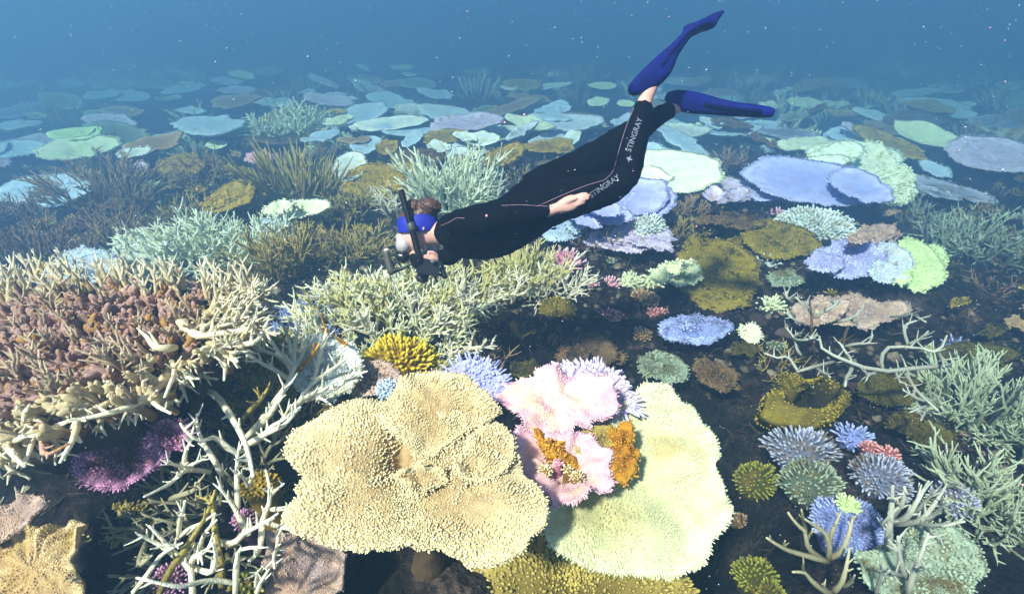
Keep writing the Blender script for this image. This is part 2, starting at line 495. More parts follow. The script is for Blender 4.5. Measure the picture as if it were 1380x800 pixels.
def clump(label, c, hw, key, h=.0, z=None, tall=.75, fl=7, sp=6, group=None, name='bushy_coral', flat=1.0, jitter=.28, seed=None, fat=.34, wide=(1, 1)):
    """Cushion of short finger branches over a low dome."""
    SEED[0] += 1
    sd_ = seed or SEED[0]
    rng = np.random.default_rng(sd_)
    p = at_z(np.array(c[0]), np.array(c[1]), z) if z is not None else at_h(c[0], c[1], h + .02)
    s = px_at(p); R = hw * s
    fl_, sp_ = fl * s * .9, sp * s * .82
    if wide == (1, 1): wide = (rng.uniform(.92, 1.12), rng.uniform(.75, 1.0))
    Rc = max(R - fl_ * .7, R * .45); Hc = R * tall - fl_ * .5
    gz = float(ground(p[0], p[1]))
    root = thing(name, label, 'coral', (p[0], p[1], min(gz, p[2])), group)
    loc = np.array(root.location)
    base = p - np.array([0, 0, R * tall * .55])
    # dome body
    Na, Mr = 26, 9
    A = np.linspace(0, 2 * np.pi, Na, endpoint=False)
    def dome(a, f):
        w = 1 + .34 * vn(np.cos(a) * 1.7 + sd_, np.sin(a) * 1.7, sd_) + .2 * vn(np.cos(a) * 4 + sd_, np.sin(a) * 4 + f * 2, sd_ + 2)
        ph = f * np.pi * .56
        return np.stack([np.cos(a) * np.sin(ph) * Rc * w * wide[0], np.sin(a) * np.sin(ph) * Rc * w * wide[1], np.cos(ph) ** 1 * Hc * w], -1)
    f = np.linspace(.04, 1, Mr)
    V = dome(np.repeat(A[None], Mr, 0), np.repeat(f[:, None], Na, 1)).reshape(-1, 3) + base
    low = dome(A, np.ones(Na)) * np.array([.55, .55, 0]) + base; low[:, 2] = min(gz - .05, base[2] - .08)
    V = np.concatenate([V, low, [base + np.array([0, 0, Hc])]])
    j = np.arange(Na); j2 = (j + 1) % Na
    Q = [np.stack([k * Na + j, (k + 1) * Na + j, (k + 1) * Na + j2, k * Na + j2], 1) for k in range(Mr)]
    T = np.stack([j, j2, np.full(Na, (Mr + 1) * Na)], 1)
    obj('body', mesh_np('body', V - loc, np.concatenate(Q), T, np.zeros(len(V))), M(key), root)
    area = 2 * np.pi * Rc * (Rc + Hc) * .5 * wide[0] * wide[1]
    cnt = max(14, int(area / (sp_ ** 2 * .8)))
    k = np.arange(cnt) + .5
    ff = np.arccos(1 - k / cnt * 1.1) / (np.pi * .56); ff = np.clip(ff, 0, 1)
    a = k * 2.399963
    P = dome(a, ff)
    D = unit(P / np.array([Rc * wide[0], Rc * wide[1], Hc]) ** 1.0 * np.array([1, 1, .9]) + rng.normal(0, jitter, (cnt, 3)))
    D = unit(D + np.array([0, 0, .25]))
    v, q, t, tp = nubs(P * .97 + base, D, fl_ * rng.uniform(.7, 1.3, cnt), fat * sp_ * rng.uniform(.8, 1.2, cnt), 5)
    b = obj('branchlets', mesh_np('branchlets', v - loc, q, t, tp), M(key), root)
    b['kind'] = 'stuff'
    return root

def branch_geo(rng, slim=.05, nside=7, curve=.25, tines=3, side_len=.42, up=.35, K=6, sides=6, spread=(30, 62), tip_r=.3):
    """A forked staghorn branch of unit length along +Z: main stem, side stems, tines."""
    Ps, Rs, Ts = [], [], []
    t = np.linspace(0, 1, K)
    ba = rng.uniform(0, 2 * np.pi)
    bend = curve * rng.uniform(.4, 1.2)
    main = np.stack([np.cos(ba) * bend * (t ** 2 - t * .6) + rng.normal(0, .008, K) * t, np.sin(ba) * bend * (t ** 2 - t * .6) + rng.normal(0, .008, K) * t, t], 1)
    Ps.append(main); Rs.append(slim * (1 - (1 - tip_r) * t ** 1.3)); Ts.append(t ** 1.4)
    az = rng.uniform(0, 2 * np.pi)
    for i in range(nside):
        f = .22 + .7 * (i + rng.uniform(0, .8)) / nside
        az += 2.4 + rng.normal(0, .4)
        an = math.radians(rng.uniform(*spread))
        o = np.array([np.interp(f, t, main[:, k]) for k in range(3)])
        d = np.array([math.cos(az) * math.sin(an), math.sin(az) * math.sin(an), math.cos(an)])
        L = side_len * rng.uniform(.55, 1.15) * (1.15 - .7 * f)
        tt = np.linspace(0, 1, K)
        pts = o + d * (tt * L)[:, None] + np.array([0, 0, 1]) * (up * L * tt ** 2)[:, None] + rng.normal(0, .006, (K, 3)) * tt[:, None]
        r0 = slim * (1 - .45 * f) * .78
        Ps.append(pts); Rs.append(r0 * (1 - (1 - tip_r) * tt ** 1.2)); Ts.append(f ** 1.4 + (1 - f ** 1.4) * tt ** 1.2)
        for q in range(tines if L > .2 else max(0, tines - 2)):
            g = rng.uniform(.3, .9)
            oo = np.array([np.interp(g, tt, pts[:, k]) for k in range(3)])
            d2 = unit(d + rng.normal(0, .75, 3) + np.array([0, 0, .3]))
            L2 = L * rng.uniform(.25, .5)
            p2 = oo + d2 * (tt * L2)[:, None] + np.array([0, 0, 1]) * (.25 * L2 * tt ** 2)[:, None]
            Ps.append(p2); Rs.append(r0 * .75 * (1 - (1 - tip_r) * tt)); Ts.append(.6 + .4 * tt)
    return tubes(np.array(Ps), np.array(Rs), np.array(Ts), sides)

VAR = {}
def variants(kind, n=6, **kw):
    if kind not in VAR:
        L = []
        for i in range(n):
            rng = np.random.default_rng(hash_str(kind) + i)
            v, q, t, a = branch_geo(rng, **kw)
            L.append((v, q, t, a))
        VAR[kind] = L
    return VAR[kind]

def hash_str(s):
    r = 7
    for ch in s: r = (r * 31 + ord(ch)) % 100003
    return r

BR_MESH = {}
def branch_mesh(kind, i, key):
    k = (kind, i, key)
    if k not in BR_MESH:
        v, q, t, a = VAR[kind][i]
        me = mesh_np('branch', v, q, t, a)
        me.materials.append(M(key))
        BR_MESH[k] = me
    return BR_MESH[k]

KINDS_ = {
    'bush': dict(slim=.055, nside=8, tines=3, side_len=.46, spread=(35, 75), curve=.35, up=.25),
    'spiky': dict(slim=.038, nside=7, tines=2, side_len=.5, spread=(18, 42), curve=.2, up=.2),
    'open': dict(slim=.048, nside=6, tines=2, side_len=.48, spread=(35, 75), curve=.4),
    'stout': dict(slim=.075, nside=5, tines=2, side_len=.45, spread=(25, 50)),
    'fringe': dict(slim=.082, nside=4, tines=1, side_len=.5, spread=(30, 60), curve=.35, up=.3, tip_r=.2),
    'fingers': dict(slim=.06, nside=4, tines=0, side_len=.6, spread=(10, 28), curve=.12),
}
def rot_to(d, spin):
    q = Vector((0, 0, 1)).rotation_difference(Vector(d))
    return (q.to_matrix() @ Matrix.Rotation(spin, 3, 'Z')).to_euler()

def stag(label, c, hw, key, L=40, n=30, kind='bush', h=0.0, z=None, lean=55, group=None, bias=(0, 0), name='staghorn_coral', ell=1.0, joined=False, seed=None, lenvar=(.6, 1.15), keys=None):
    """Thicket of forked branches: footprint half-width hw (pixels), branch length L (pixels)."""
    SEED[0] += 1
    rng = np.random.default_rng(seed or SEED[0])
    p = at_z(np.array(c[0]), np.array(c[1]), z) if z is not None else at_h(c[0], c[1], h)
    s = px_at(p); R = hw * s
    root = thing(name, label, 'coral', p, group)
    vs = variants(kind + '_light', 6, **{**KINDS_[kind], 'tines': 0, 'K': 4, 'sides': 3}) if joined else variants(kind, 6, **KINDS_[kind])
    geo = []
    for i in range(n):
        r = math.sqrt((i + .5) / n); a = i * 2.399963 + rng.normal(0, .3)
        x, y = math.cos(a) * r * R * .8, math.sin(a) * r * R * .8 * ell
        ln = math.radians(lean) * r * rng.uniform(.6, 1.15)
        d = np.array([math.cos(a) * math.sin(ln) + bias[0], math.sin(a) * math.sin(ln) + bias[1], math.cos(ln)]) + rng.normal(0, .12, 3)
        d = unit(d)
        gz = float(ground(p[0] + x, p[1] + y)) if z is None else p[2] - .04
        b = np.array([x, y, min(gz, p[2] + .05) - p[2] - .02])
        sc = L * s * rng.uniform(*lenvar)
        e = rot_to(d, rng.uniform(0, 6.28))
        kk = key if keys is None else keys[int(rng.integers(len(keys)))]
        if joined:
            m = np.array(e.to_matrix())
            v, q, t, ap = vs[i % 6]
            geo.append(((v * sc) @ m.T + b, q, t, ap))
        else:
            o = obj('branch', branch_mesh(kind, i % 6, kk), None, root, b)
            o.rotation_euler = e; o.scale = (sc, sc, sc)
    if joined:
        v, q, t, a = join_geo(geo)
        o = obj('branches', mesh_np('branches', v, q, t, a), M(key), root)
        o['kind'] = 'stuff'
    return root

def poly_stag(label, strands, key, r=5, zr=(.8, .92), seed=1, tines=3, tlen=14, group=None, root_at=None, name='staghorn_coral', K=9, taper=.35, root=None, sides=9):
    """Branches traced one by one, root first: strands = [(pixel points), ...]; each is a branch with small tines of its own."""
    rng = np.random.default_rng(seed)
    if root is None:
        u0, v0 = root_at
        p = at_z(np.array(u0), np.array(v0), zr[0])
        root = thing(name, label, 'coral', (p[0], p[1], p[2] - .05), group)
    loc = np.array(root.location)
    for st in strands:
        opt = {}
        if isinstance(st, tuple) and isinstance(st[-1], dict): opt = st[-1]; st = st[0]
        px = catmull(st, K)
        z0 = opt.get('z0', zr[0]) + rng.normal(0, .012); z1 = opt.get('z1', zr[1]) + rng.normal(0, .02)
        f = np.linspace(0, 1, K)
        zz = z0 + (z1 - z0) * f + .02 * np.sin(f * np.pi) * rng.uniform(-1, 1)
        P = at_z(px[:, 0], px[:, 1], zz)
        s = px_at(P.mean(0)); rr = opt.get('r', r) * s
        t = np.linspace(0, 1, K)
        Rr = rr * (1 - (1 - taper) * t ** 1.4) * (1 + rng.normal(0, .05, K))
        tv = np.clip(.15 + .85 * t ** .8, 0, 1) if 'tv' not in opt else np.full(K, opt['tv'])
        Rr[0] *= .8
        geo = [tubes(P[None], Rr[None], tv[None], sides, cap=True)]
        nt2 = opt.get('tines', tines)
        tl = opt.get('tlen', tlen)
        for k in range(nt2):
            g = rng.uniform(.3, .97)
            o = np.array([np.interp(g, t, P[:, i]) for i in range(3)])
            tg = unit(P[min(K - 1, int(g * K) + 1)] - P[max(0, int(g * K) - 1)])
            d = unit(tg * .8 + rng.normal(0, .6, 3) + np.array([0, 0, .25]))
            q = np.linspace(0, 1, K); Ln = tl * s * rng.uniform(.5, 1.3)
            pts = o + d * (q * Ln)[:, None] + np.array([0, 0, .2]) * (Ln * q ** 2)[:, None]
            r1 = rr * .62 * (1 - .3 * g)
            geo.append(tubes(pts[None], (r1 * (1 - .7 * q))[None], (g + (1 - g) * q)[None], sides))
        v, q_, t_, a_ = join_geo(geo)
        obj('branch', mesh_np('branch', v - loc, q_, t_, a_), M(opt.get('key', key)), root)
    return root

# ------------------------------------------------------------------ reef ground
def build_ground():
    na, nr = 380, 340
    ang = np.linspace(0, 2 * np.pi, na, endpoint=False)
    # angular samples concentrated ahead of the camera
    ang = np.pi / 2 + np.pi * np.sign(np.linspace(-1, 1, na, endpoint=False)) * np.abs(np.linspace(-1, 1, na, endpoint=False)) ** 1.6
    rad = .12 * (85 / .12) ** (np.linspace(0, 1, nr))
    A, Rr = np.meshgrid(ang, rad)
    X, Y = np.cos(A) * Rr, np.sin(A) * Rr
    Z = ground(X, Y)
    V = np.stack([X, Y, Z], -1).reshape(-1, 3)
    V = np.concatenate([V, [[0, 0, float(ground(0, 0))]]])
    j = np.arange(na); j2 = (j + 1) % na
    k = np.arange(nr - 1)[:, None]
    Q = np.stack([k * na + j, (k + 1) * na + j, (k + 1) * na + j2, k * na + j2], -1).reshape(-1, 4)
    T = np.stack([j, j2, np.full(na, len(V) - 1)], 1)
    m = bpy.data.materials.new('reef_rock'); m.use_nodes = True
    t = m.node_tree; N = t.nodes.new; L = t.links.new
    b = t.nodes['Principled BSDF']; b.inputs['Roughness'].default_value = .9
    b.inputs['Specular IOR Level'].default_value = .1
    co = N('ShaderNodeTexCoord')
    n1 = N('ShaderNodeTexNoise'); n1.inputs['Scale'].default_value = 2.2; n1.inputs['Detail'].default_value = 9; n1.inputs['Roughness'].default_value = .7
    L(co.outputs['Object'], n1.inputs['Vector'])
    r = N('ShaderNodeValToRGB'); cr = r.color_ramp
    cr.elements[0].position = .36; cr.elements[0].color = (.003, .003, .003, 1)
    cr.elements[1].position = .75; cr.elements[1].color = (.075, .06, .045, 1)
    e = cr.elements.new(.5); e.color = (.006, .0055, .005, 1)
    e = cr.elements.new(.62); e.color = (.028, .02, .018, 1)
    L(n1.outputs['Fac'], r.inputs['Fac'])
    n2 = N('ShaderNodeTexNoise'); n2.inputs['Scale'].default_value = 38; n2.inputs['Detail'].default_value = 6
    L(co.outputs['Object'], n2.inputs['Vector'])
    mr = N('ShaderNodeMapRange'); mr.inputs['From Min'].default_value = .35; mr.inputs['From Max'].default_value = .7
    mr.inputs['To Min'].default_value = .4; mr.inputs['To Max'].default_value = 1.9
    L(n2.outputs['Fac'], mr.inputs['Value'])
    mx = N('ShaderNodeMix'); mx.data_type = 'RGBA'; mx.blend_type = 'MULTIPLY'; mx.inputs['Factor'].default_value = 1
    L(r.outputs['Color'], mx.inputs['A']); L(mr.outputs['Result'], mx.inputs['B'])
    L(mx.outputs['Result'], b.inputs['Base Color'])
    bp = N('ShaderNodeBump'); bp.inputs['Strength'].default_value = 1; bp.inputs['Distance'].default_value = .03
    L(n2.outputs['Fac'], bp.inputs['Height']); L(bp.outputs[0], b.inputs['Normal'])
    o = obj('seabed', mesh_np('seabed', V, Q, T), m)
    o['kind'] = 'structure'
    o['label'] = 'dark rocky reef floor between the corals'
build_ground()

def build_rubble():
    """Loose broken staghorn sticks lying all over the dark reef floor."""
    rng = np.random.default_rng(5)
    n = 12000
    r = 1.6 * (15 / 1.6) ** (rng.random(n) ** .6); a = np.pi / 2 + rng.uniform(-1.0, 1.0, n)
    x, y = np.cos(a) * r, np.sin(a) * r
    z = ground(x, y)
    K = 4
    ln = rng.uniform(.025, .075, n) * (1 + r * .12)
    d = unit(np.stack([rng.normal(0, 1, n), rng.normal(0, 1, n), rng.uniform(-.1, .9, n)], 1))
    t = np.linspace(0, 1, K)
    bend = rng.normal(0, .25, (n, 3)) * ln[:, None]
    P = np.stack([x, y, z], 1)[:, None, :] + d[:, None, :] * (ln[:, None] * t)[..., None] + bend[:, None, :] * (t * (1 - t))[None, :, None]
    R = (ln * rng.uniform(.06, .11, n))[:, None] * (1 - .6 * t)[None]
    v, q, tt, tp = tubes(P, R, np.repeat((t * rng.random((n, 1)) ** 3), 1, 0), 3)
    o = obj('coral_rubble', mesh_np('coral_rubble', v, q, tt, tp), coral_mat('rubble', (64, 50, 38), (150, 132, 104), patch=(40, 34, 30), pscale=3))
    o['kind'] = 'stuff'
    o['label'] = 'broken brown coral sticks strewn over the reef floor'
build_rubble()

def build_lumps():
    '''Crusted pebbles and coral fragments on the reef floor.'''
    r_ = np.random.default_rng(17)
    n = 7000
    r = 2.7 * (9 / 2.7) ** (r_.random(n) ** .8); a = np.pi / 2 + r_.uniform(-1.05, 1.05, n)
    x, y = np.cos(a) * r, np.sin(a) * r
    P = np.stack([x, y, ground(x, y)], 1)
    o = np.array([(1, 0, 0), (.5, .87, 0), (-.5, .87, 0), (-1, 0, 0), (-.5, -.87, 0), (.5, -.87, 0), (.55, .3, .7), (-.45, .45, .75), (0, -.6, .7), (0, 0, .95)])
    f = np.array([(0, 1, 6), (1, 2, 7), (1, 7, 6), (2, 3, 7), (3, 4, 8), (3, 8, 7), (4, 5, 8), (5, 0, 6), (5, 6, 8), (6, 7, 9), (7, 8, 9), (8, 6, 9)])
    rad = r_.uniform(.006, .024, n) * (1 + .12 * r) * (1 + 1.2 * (r_.random(n) > .93))
    V = P[:, None] + o[None] * (rad[:, None] * r_.uniform(.6, 1.25, (n, 10)))[..., None] * np.array([1, 1, .8])
    T = (f[None] + (np.arange(n) * 10)[:, None, None]).reshape(-1, 3)
    ob = obj('reef_fragments', mesh_np('reef_fragments', V, None, T, np.repeat(r_.random(n) ** 3, 10)), coral_mat('fragments', (34, 29, 25), (150, 134, 112), patch=(66, 44, 44), pscale=2.2, pamt=.5))
    ob['kind'] = 'stuff'
    ob['label'] = 'crusted coral fragments and pebbles on the reef floor'
build_lumps()

# ================================================================== foreground corals
# --- cream table coral, front centre: main table and raised lobes
cx, cy = 555, 645
root = thing('table_coral', 'large cream table coral with ruffled tiers, in the front centre of the reef', 'coral', (*at_z(np.array(cx), np.array(cy), .9)[:2], .42))
rimA = [(380, 609), (397, 575), (441, 555), (490, 540), (540, 545), (590, 560), (640, 570), (672, 572), (691, 596), (692, 616), (699, 642), (722, 660), (737, 685), (734, 712), (716, 727),
        (711, 747), (690, 755), (664, 764), (650, 768), (633, 769), (618, 752), (593, 741), (549, 741), (505, 744), (461, 739), (424, 728), (395, 722), (378, 708), (376, 692), (396, 672), (394, 658), (409, 645), (390, 625)]
def ruffleA(x, y, s):
    h = .006 * np.sin(x * 38 + 3 * np.sin(y * 21)) * np.minimum(1, s * 1.4) * (1 - s ** 3)
    h = h - .085 * gs(x, y, -.05, .085, .042, .07)                      # hollow left of the raised lobe
    h = h - .05 * gs(x, y, .03, -.005, .04, .02) - .05 * gs(x, y, .16, .0, .018, .022)
    h = h + .035 * gs(x, y, .19, .03, .07, .06) + .03 * gs(x, y, .24, -.08, .08, .05)
    return h
plate(root, (cx, cy), rim=rimA, z=.90, tilt=(0, .14), dish=.012, amp=.018, seed=3, th=.016, edge=.045, mat=M('cream'), nub=(3.3, 3.6), hfun=ruffleA, bare=lambda x, y, q: gs(x, y, -.045, .08, .034, .055) > .45, Na=170, Mr=46, tips=(.2, .75), rimlen=1.25, lean=.7, nubr=.40)
rimB = [(512, 575), (520, 545), (542, 518), (562, 506), (603, 509), (647, 523), (668, 540), (675, 557), (655, 573), (632, 578), (612, 592), (596, 603), (585, 617), (562, 612), (548, 600), (535, 588)]
plate(root, (592, 562), rim=rimB, z=.944, tilt=(.03, .24), dish=.02, amp=.02, seed=8, th=.016, edge=.05, mat=M('cream'), nub=(3.3, 3.6), Na=120, Mr=24, tips=(.2, .75), lean=.7, nubr=.33, under=.10)
rimC = [(618, 640), (632, 600), (658, 582), (684, 586), (694, 604), (688, 628), (668, 645), (640, 652)]
plate(root, (660, 617), rim=rimC, z=.928, tilt=(.12, .16), dish=.02, amp=.025, seed=12, th=.015, edge=.07, mat=M('cream'), nub=(3.3, 3.6), Na=80, Mr=16, tips=(.2, .75), lean=.7, nubr=.38, under=.12)
rimD = [(530, 642), (548, 636), (575, 634), (600, 638), (604, 650), (585, 657), (552, 654)]
plate(root, (568, 646), rim=rimD, z=.912, tilt=(0, .3), dish=.01, amp=.02, seed=15, th=.012, edge=.09, mat=M('cream'), nub=(3.3, 3.6), Na=60, Mr=12, tips=(.2, .75), lean=.7, nubr=.33, under=.1)
stalk(root, at_z(np.array(560), np.array(650), .87), .22, seed=4)

# --- pale green table coral right of it
root = thing('table_coral', 'big round pale green table coral beside the cream one, fluorescent and fringed', 'coral', (*at_z(np.array(862), np.array(660), .72)[:2], -.1))
rimG = [(862, 529), (890, 528), (915, 540), (938, 566), (952, 590), (964, 604), (965, 622), (958, 632), (974, 648), (982, 668), (980, 692), (974, 712), (960, 726), (958, 745), (940, 762), (905, 775), (850, 779),
        (805, 776), (765, 758), (742, 740), (733, 716), (742, 690), (760, 660), (790, 620), (820, 580), (845, 545)]
def foldG(x, y, s):
    f = .022 * np.tanh((y - .02 - .25 * (x - .12)) * 60) * np.clip((x - .0) * 9, 0, 1)
    return f + .012 * np.sin(y * 55 + 2 * np.sin(x * 14)) * np.clip(s * 1.2 - .2, 0, 1) * np.clip(x * 8 + .2, 0, 1)
plate(root, (862, 655), rim=rimG, z=.72, tilt=(-.03, .22), dish=.03, amp=.022, seed=21, th=.014, edge=.03, mat=coral_mat('coral_fluor', (186, 184, 132), (230, 238, 200), patch=(192, 178, 124), pamt=.2, pscale=3.2), nub=(3.5, 3.2), hfun=foldG, tipf=lambda x, y, q: 1 - .95 * gs(x, y, -.16, -.09, .16, .11), Na=170, Mr=40, tips=(.3, .9), lean=1.1, nubr=.33, rimlen=1.6)
stalk(root, at_z(np.array(862), np.array(655), .66), .26, seed=5)

# --- pink coral with two tiers and gold tufts in its heart
root = thing('plate_coral', 'bleached pink plate coral in two folded tiers between cream and green tables', 'coral', (*at_z(np.array(765), np.array(600), .8)[:2], .25))
pinkm = coral_mat('coral_pinkplate', (226, 188, 178), (228, 182, 206), patch=(232, 206, 176), pamt=.35, pscale=6, bump=.25, bscale=320)
rimP2 = [(684, 640), (682, 612), (692, 590), (712, 582), (735, 590), (765, 596), (800, 604), (822, 618), (830, 640), (826, 660), (800, 668), (786, 680), (760, 688), (740, 684), (722, 678), (704, 666), (694, 656)]
plate(root, (758, 634), rim=rimP2, z=.80, tilt=(0, .16), dish=.05, amp=.025, seed=31, th=.012, lobes=9, edge=.13, mat=pinkm, nub=(3.3, 1.5), Na=110, Mr=22, tips=(.05, 1), rimlen=3.2, hfun=lambda x, y, q: .014 * np.sin(5 * np.arctan2(y, x) + 1.0) * q ** 2 + .012 * np.sin(11 * np.arctan2(y, x)) * q ** 3, pit=(.03, .35), under=.15, nubr=.3, rimsp=3.4)
rimP1 = [(664, 534), (680, 521), (704, 510), (730, 500), (756, 497), (785, 504), (805, 514), (822, 530), (838, 545), (836, 557), (815, 560), (800, 572), (780, 585), (755, 592), (735, 600), (716, 592), (700, 575), (690, 556), (674, 546)]
plate(root, (755, 545), rim=rimP1, z=.88, tilt=(.02, .34), dish=.02, amp=.03, seed=33, th=.012, lobes=11, edge=.10, mat=pinkm, nub=(3.3, 1.5), Na=120, Mr=24, tips=(.1, 1), rimlen=3.2, hfun=lambda x, y, q: .03 * np.sin(4 * np.arctan2(y, x) + .4) * q ** 2 + .014 * np.sin(9 * np.arctan2(y, x)) * q ** 3 + .014 * np.sin(x * 50 + 2 * np.sin(y * 30)) * (1 - q), under=.12, nubr=.3, rimsp=3.4)
stalk(root, at_z(np.array(765), np.array(630), .74), .2, seed=6)
root = thing('plate_coral', 'small greyish white coral shelf behind the pink folded plate, fringed edge', 'coral', (*at_z(np.array(810), np.array(528), .8)[:2], .2))
plate(root, (806, 530), rim=[(742, 500), (775, 497), (815, 514), (842, 528), (858, 548), (856, 560), (835, 566), (800, 560), (760, 540)], z=.80, tilt=(.05, .25), dish=.04, amp=.02, seed=35, edge=.05, mat=M('lilac'), nub=(5, 6), tips=(.2, 1), rimlen=2, Na=90)
goldm = coral_mat('coral_goldcrust', (140, 88, 8), (238, 184, 52), patch=(196, 136, 20), pamt=.5, pscale=14)
for lab, c, rim_, zz in (('gold crusty coral sprouting left in the heart of the pink plate', (752, 598), [(722, 578), (731, 571), (744, 573), (749, 588), (762, 601), (777, 610), (784, 622), (768, 622), (752, 614), (736, 603), (725, 592)], .865),
                         ('gold crusty coral between the pink plate and pale green table', (838, 606), [(824, 578), (838, 571), (854, 568), (858, 582), (857, 594), (865, 612), (862, 632), (849, 642), (832, 637), (816, 616), (802, 609), (806, 598), (824, 597)], .86)):
    root = thing('encrusting_coral', lab, 'coral', (*at_z(np.array(c[0]), np.array(c[1]), zz)[:2], .6))
    plate(root, c, rim=rim_, z=zz, tilt=(0, .3), dish=-.03, amp=.05, seed=int(c[0]), th=.05, edge=.16, mat=goldm, nub=(3.6, 3.4), tips=(.0, .5), rimlen=1.2, nubr=.36, under=.6, Na=60)
table('smooth olive grey coral disc leaning in the heart of the pink plate', (803, 592), 'straw', z=.845, hw=33, hh=19, rot=14, tilt=(.0, .3), nub=(3.4, 1.0), st=False, name='plate_coral', edge=.08, amp=.008, dish=.0, under=.1)
for i, (c, r, lab) in enumerate((((735, 632), 11, 'cream coral lump at the left of the pink pit'), ((752, 622), 8, 'peach finger lump upright in the pink pit'), ((778, 640), 10, 'yellowish coral lump at the front of the pink pit'),
                            ((765, 632), 8, 'tiny cream coral lump amid the pink pit'))):
    clump(lab, c, r, 'cream' if i != 1 else 'pink', z=.83, tall=1.0, fl=4, sp=3.6, name='coral_lump', jitter=.6)

# --- under-storey of the front centre
table('dim olive table coral under the pale green table at the bottom edge', (775, 800), 'straw', z=.38, rim=[(618, 800), (640, 770), (700, 742), (760, 738), (830, 764), (900, 778), (928, 800), (940, 850), (860, 890), (680, 890), (625, 850)],
      tilt=(0, .2), nub=(5, 6), amp=.03, tips=(.05, .8), lean=1.0)
table('rough beige pink plate coral below the cream table, lower left of it', (415, 770), 'beige', z=.55, rim=[(372, 715), (395, 722), (440, 735), (468, 745), (472, 780), (455, 812), (400, 830), (355, 815), (358, 760)], tilt=(.05, .5), nub=(3.6, 1.2), amp=.04, nubr=.42)
clump('pale blue white bushy coral peeping behind the cream table', (524, 521), 19, 'bluewhite', z=.80, tall=.8, fl=6, sp=5)
root = thing('plate_coral', 'violet blue fan coral standing behind the cream table', 'coral', (*at_z(np.array(645), np.array(518), .72)[:2], .2))
plate(root, (643, 519), rim=[(598, 503), (612, 493), (635, 489), (660, 494), (676, 505), (683, 520), (676, 534), (655, 538), (628, 530), (606, 520)], z=.74, tilt=(.1, .5), dish=.02, amp=.015, seed=41, edge=.03, mat=M('lavender'), nub=(5, 5), tips=(.1, .8), rimlen=2.2, Na=80)
clump('dense yellow finger coral cushion behind the cream table', (536, 478), 52, 'yellow', z=.50, tall=.62, fl=13, sp=8.5, fat=.33, jitter=.25, name='finger_coral')
table('overexposed white plate coral among white staghorn left of the yellow cushion', (445, 500), 'white', z=.66, hw=46, hh=44, rot=10, tilt=(.1, .35), nub=(4.6, 3), tips=(.7, 1))
table('brown rock shelf coral beneath the yellow cushion', (500, 515), 'beige', z=.60, hw=40, hh=22, tilt=(0, .2), nub=(5, 3))
table('pale rimmed cream shelf coral left of the white staghorn', (372, 498), 'straw', z=.60, rim=[(305, 505), (330, 490), (352, 462), (380, 460), (410, 470), (400, 500), (370, 512), (330, 515)], tilt=(.1, .3), nub=(5, 3), tips=(.1, .95))

# --- brown staghorn with knobby tips, front left
root = thing('staghorn_coral', 'huge brown staghorn mound with knobby tips and cream fringe at the front left', 'coral', (-1.3, 1.2, .5))
rng = np.random.default_rng(77)
loc = np.array(root.location)
foot = np.array([(-60, 400), (40, 386), (130, 378), (220, 380), (300, 392), (335, 420), (335, 450), (290, 470), (230, 500), (190, 540), (120, 565), (40, 585), (-60, 600)], float)
def inside(u, v, poly):
    r = False; j = len(poly) - 1
    for i in range(len(poly)):
        if ((poly[i][1] > v) != (poly[j][1] > v)) and u < (poly[j][0] - poly[i][0]) * (v - poly[i][1]) / (poly[j][1] - poly[i][1]) + poly[i][0]: r = not r
        j = i
    return r
def mound_z(u, v):
    return 0.95 + .05 * math.exp(-((u - 120) / 160) ** 2) + .03 * float(vn(np.array(u / 60.), np.array(v / 40.), 3))
# dark old-growth body under the living tips
fp = foot * .94 + np.array([120, 480]) * .06
bp_ = np.array([at_z(np.array(u), np.array(v), mound_z(u, v) - .11) for u, v in fp])
cpt = at_z(np.array(120.), np.array(470.), .93)
Vb = np.concatenate([bp_, (bp_ - cpt) * np.array([.7, .7, 1]) + cpt - np.array([0, 0, .30]), [cpt, cpt - np.array([0, 0, .35])]])
nf = len(bp_); j = np.arange(nf); j2 = (j + 1) % nf
bm_ = mesh_np('old_growth', Vb - loc, np.stack([j, j + nf, j2 + nf, j2], 1), np.concatenate([np.stack([j, j2, np.full(nf, 2 * nf)], 1), np.stack([j2 + nf, j + nf, np.full(nf, 2 * nf + 1)], 1)]), np.zeros(len(Vb)))
obj('old_growth', bm_, M('stem'), root)
KN = []
for i in range(10):
    g = np.random.default_rng(300 + i)
    K = 7; t = np.linspace(0, 1, K)
    P = np.stack([.10 * g.normal() * t ** 2 + g.normal(0, .02, K), .10 * g.normal() * t ** 2 + g.normal(0, .02, K), t], 1)
    knob = np.array([1.1, 1.0, .95, 1.0, 1.18, 1.2, .8]) * g.uniform(.07, .095)
    geo = [tubes(P[None], knob[None], np.array([[0, .1, .2, .35, .75, 1, 1.0]]), 10)]
    for q in range(g.integers(2, 5)):
        f = g.uniform(.3, .92); az = g.uniform(0, 6.28)
        o_ = P[int(f * (K - 1))]
        d = unit(np.array([math.cos(az), math.sin(az), g.uniform(1.3, 3.5)]))
        tt = np.linspace(0, 1, 5); ln = g.uniform(.18, .36)
        geo.append(tubes((o_ + d * (tt * ln)[:, None])[None], (g.uniform(.06, .09) * np.array([.9, .95, 1.05, 1.05, .65]))[None], np.array([[.3, .5, .8, 1, 1.0]]), 7))
    for q in range(15):
        f = g.uniform(.25, .98); az = g.uniform(0, 6.28)
        o_ = P[min(6, int(f * 6.99))]; tt = np.linspace(.5, 1, 3); d = unit(np.array([math.cos(az), math.sin(az), g.uniform(.2, .9)]))
        geo.append(tubes((o_ + d * (tt * g.uniform(.11, .16))[:, None])[None], (g.uniform(.018, .034) * np.array([1, .9, .5]))[None], np.array([[f, 1, 1.0]]), 5))
    KN.append(join_geo(geo))
KME = {}
knob_n = 0
pts_ = []
vv = 380.0
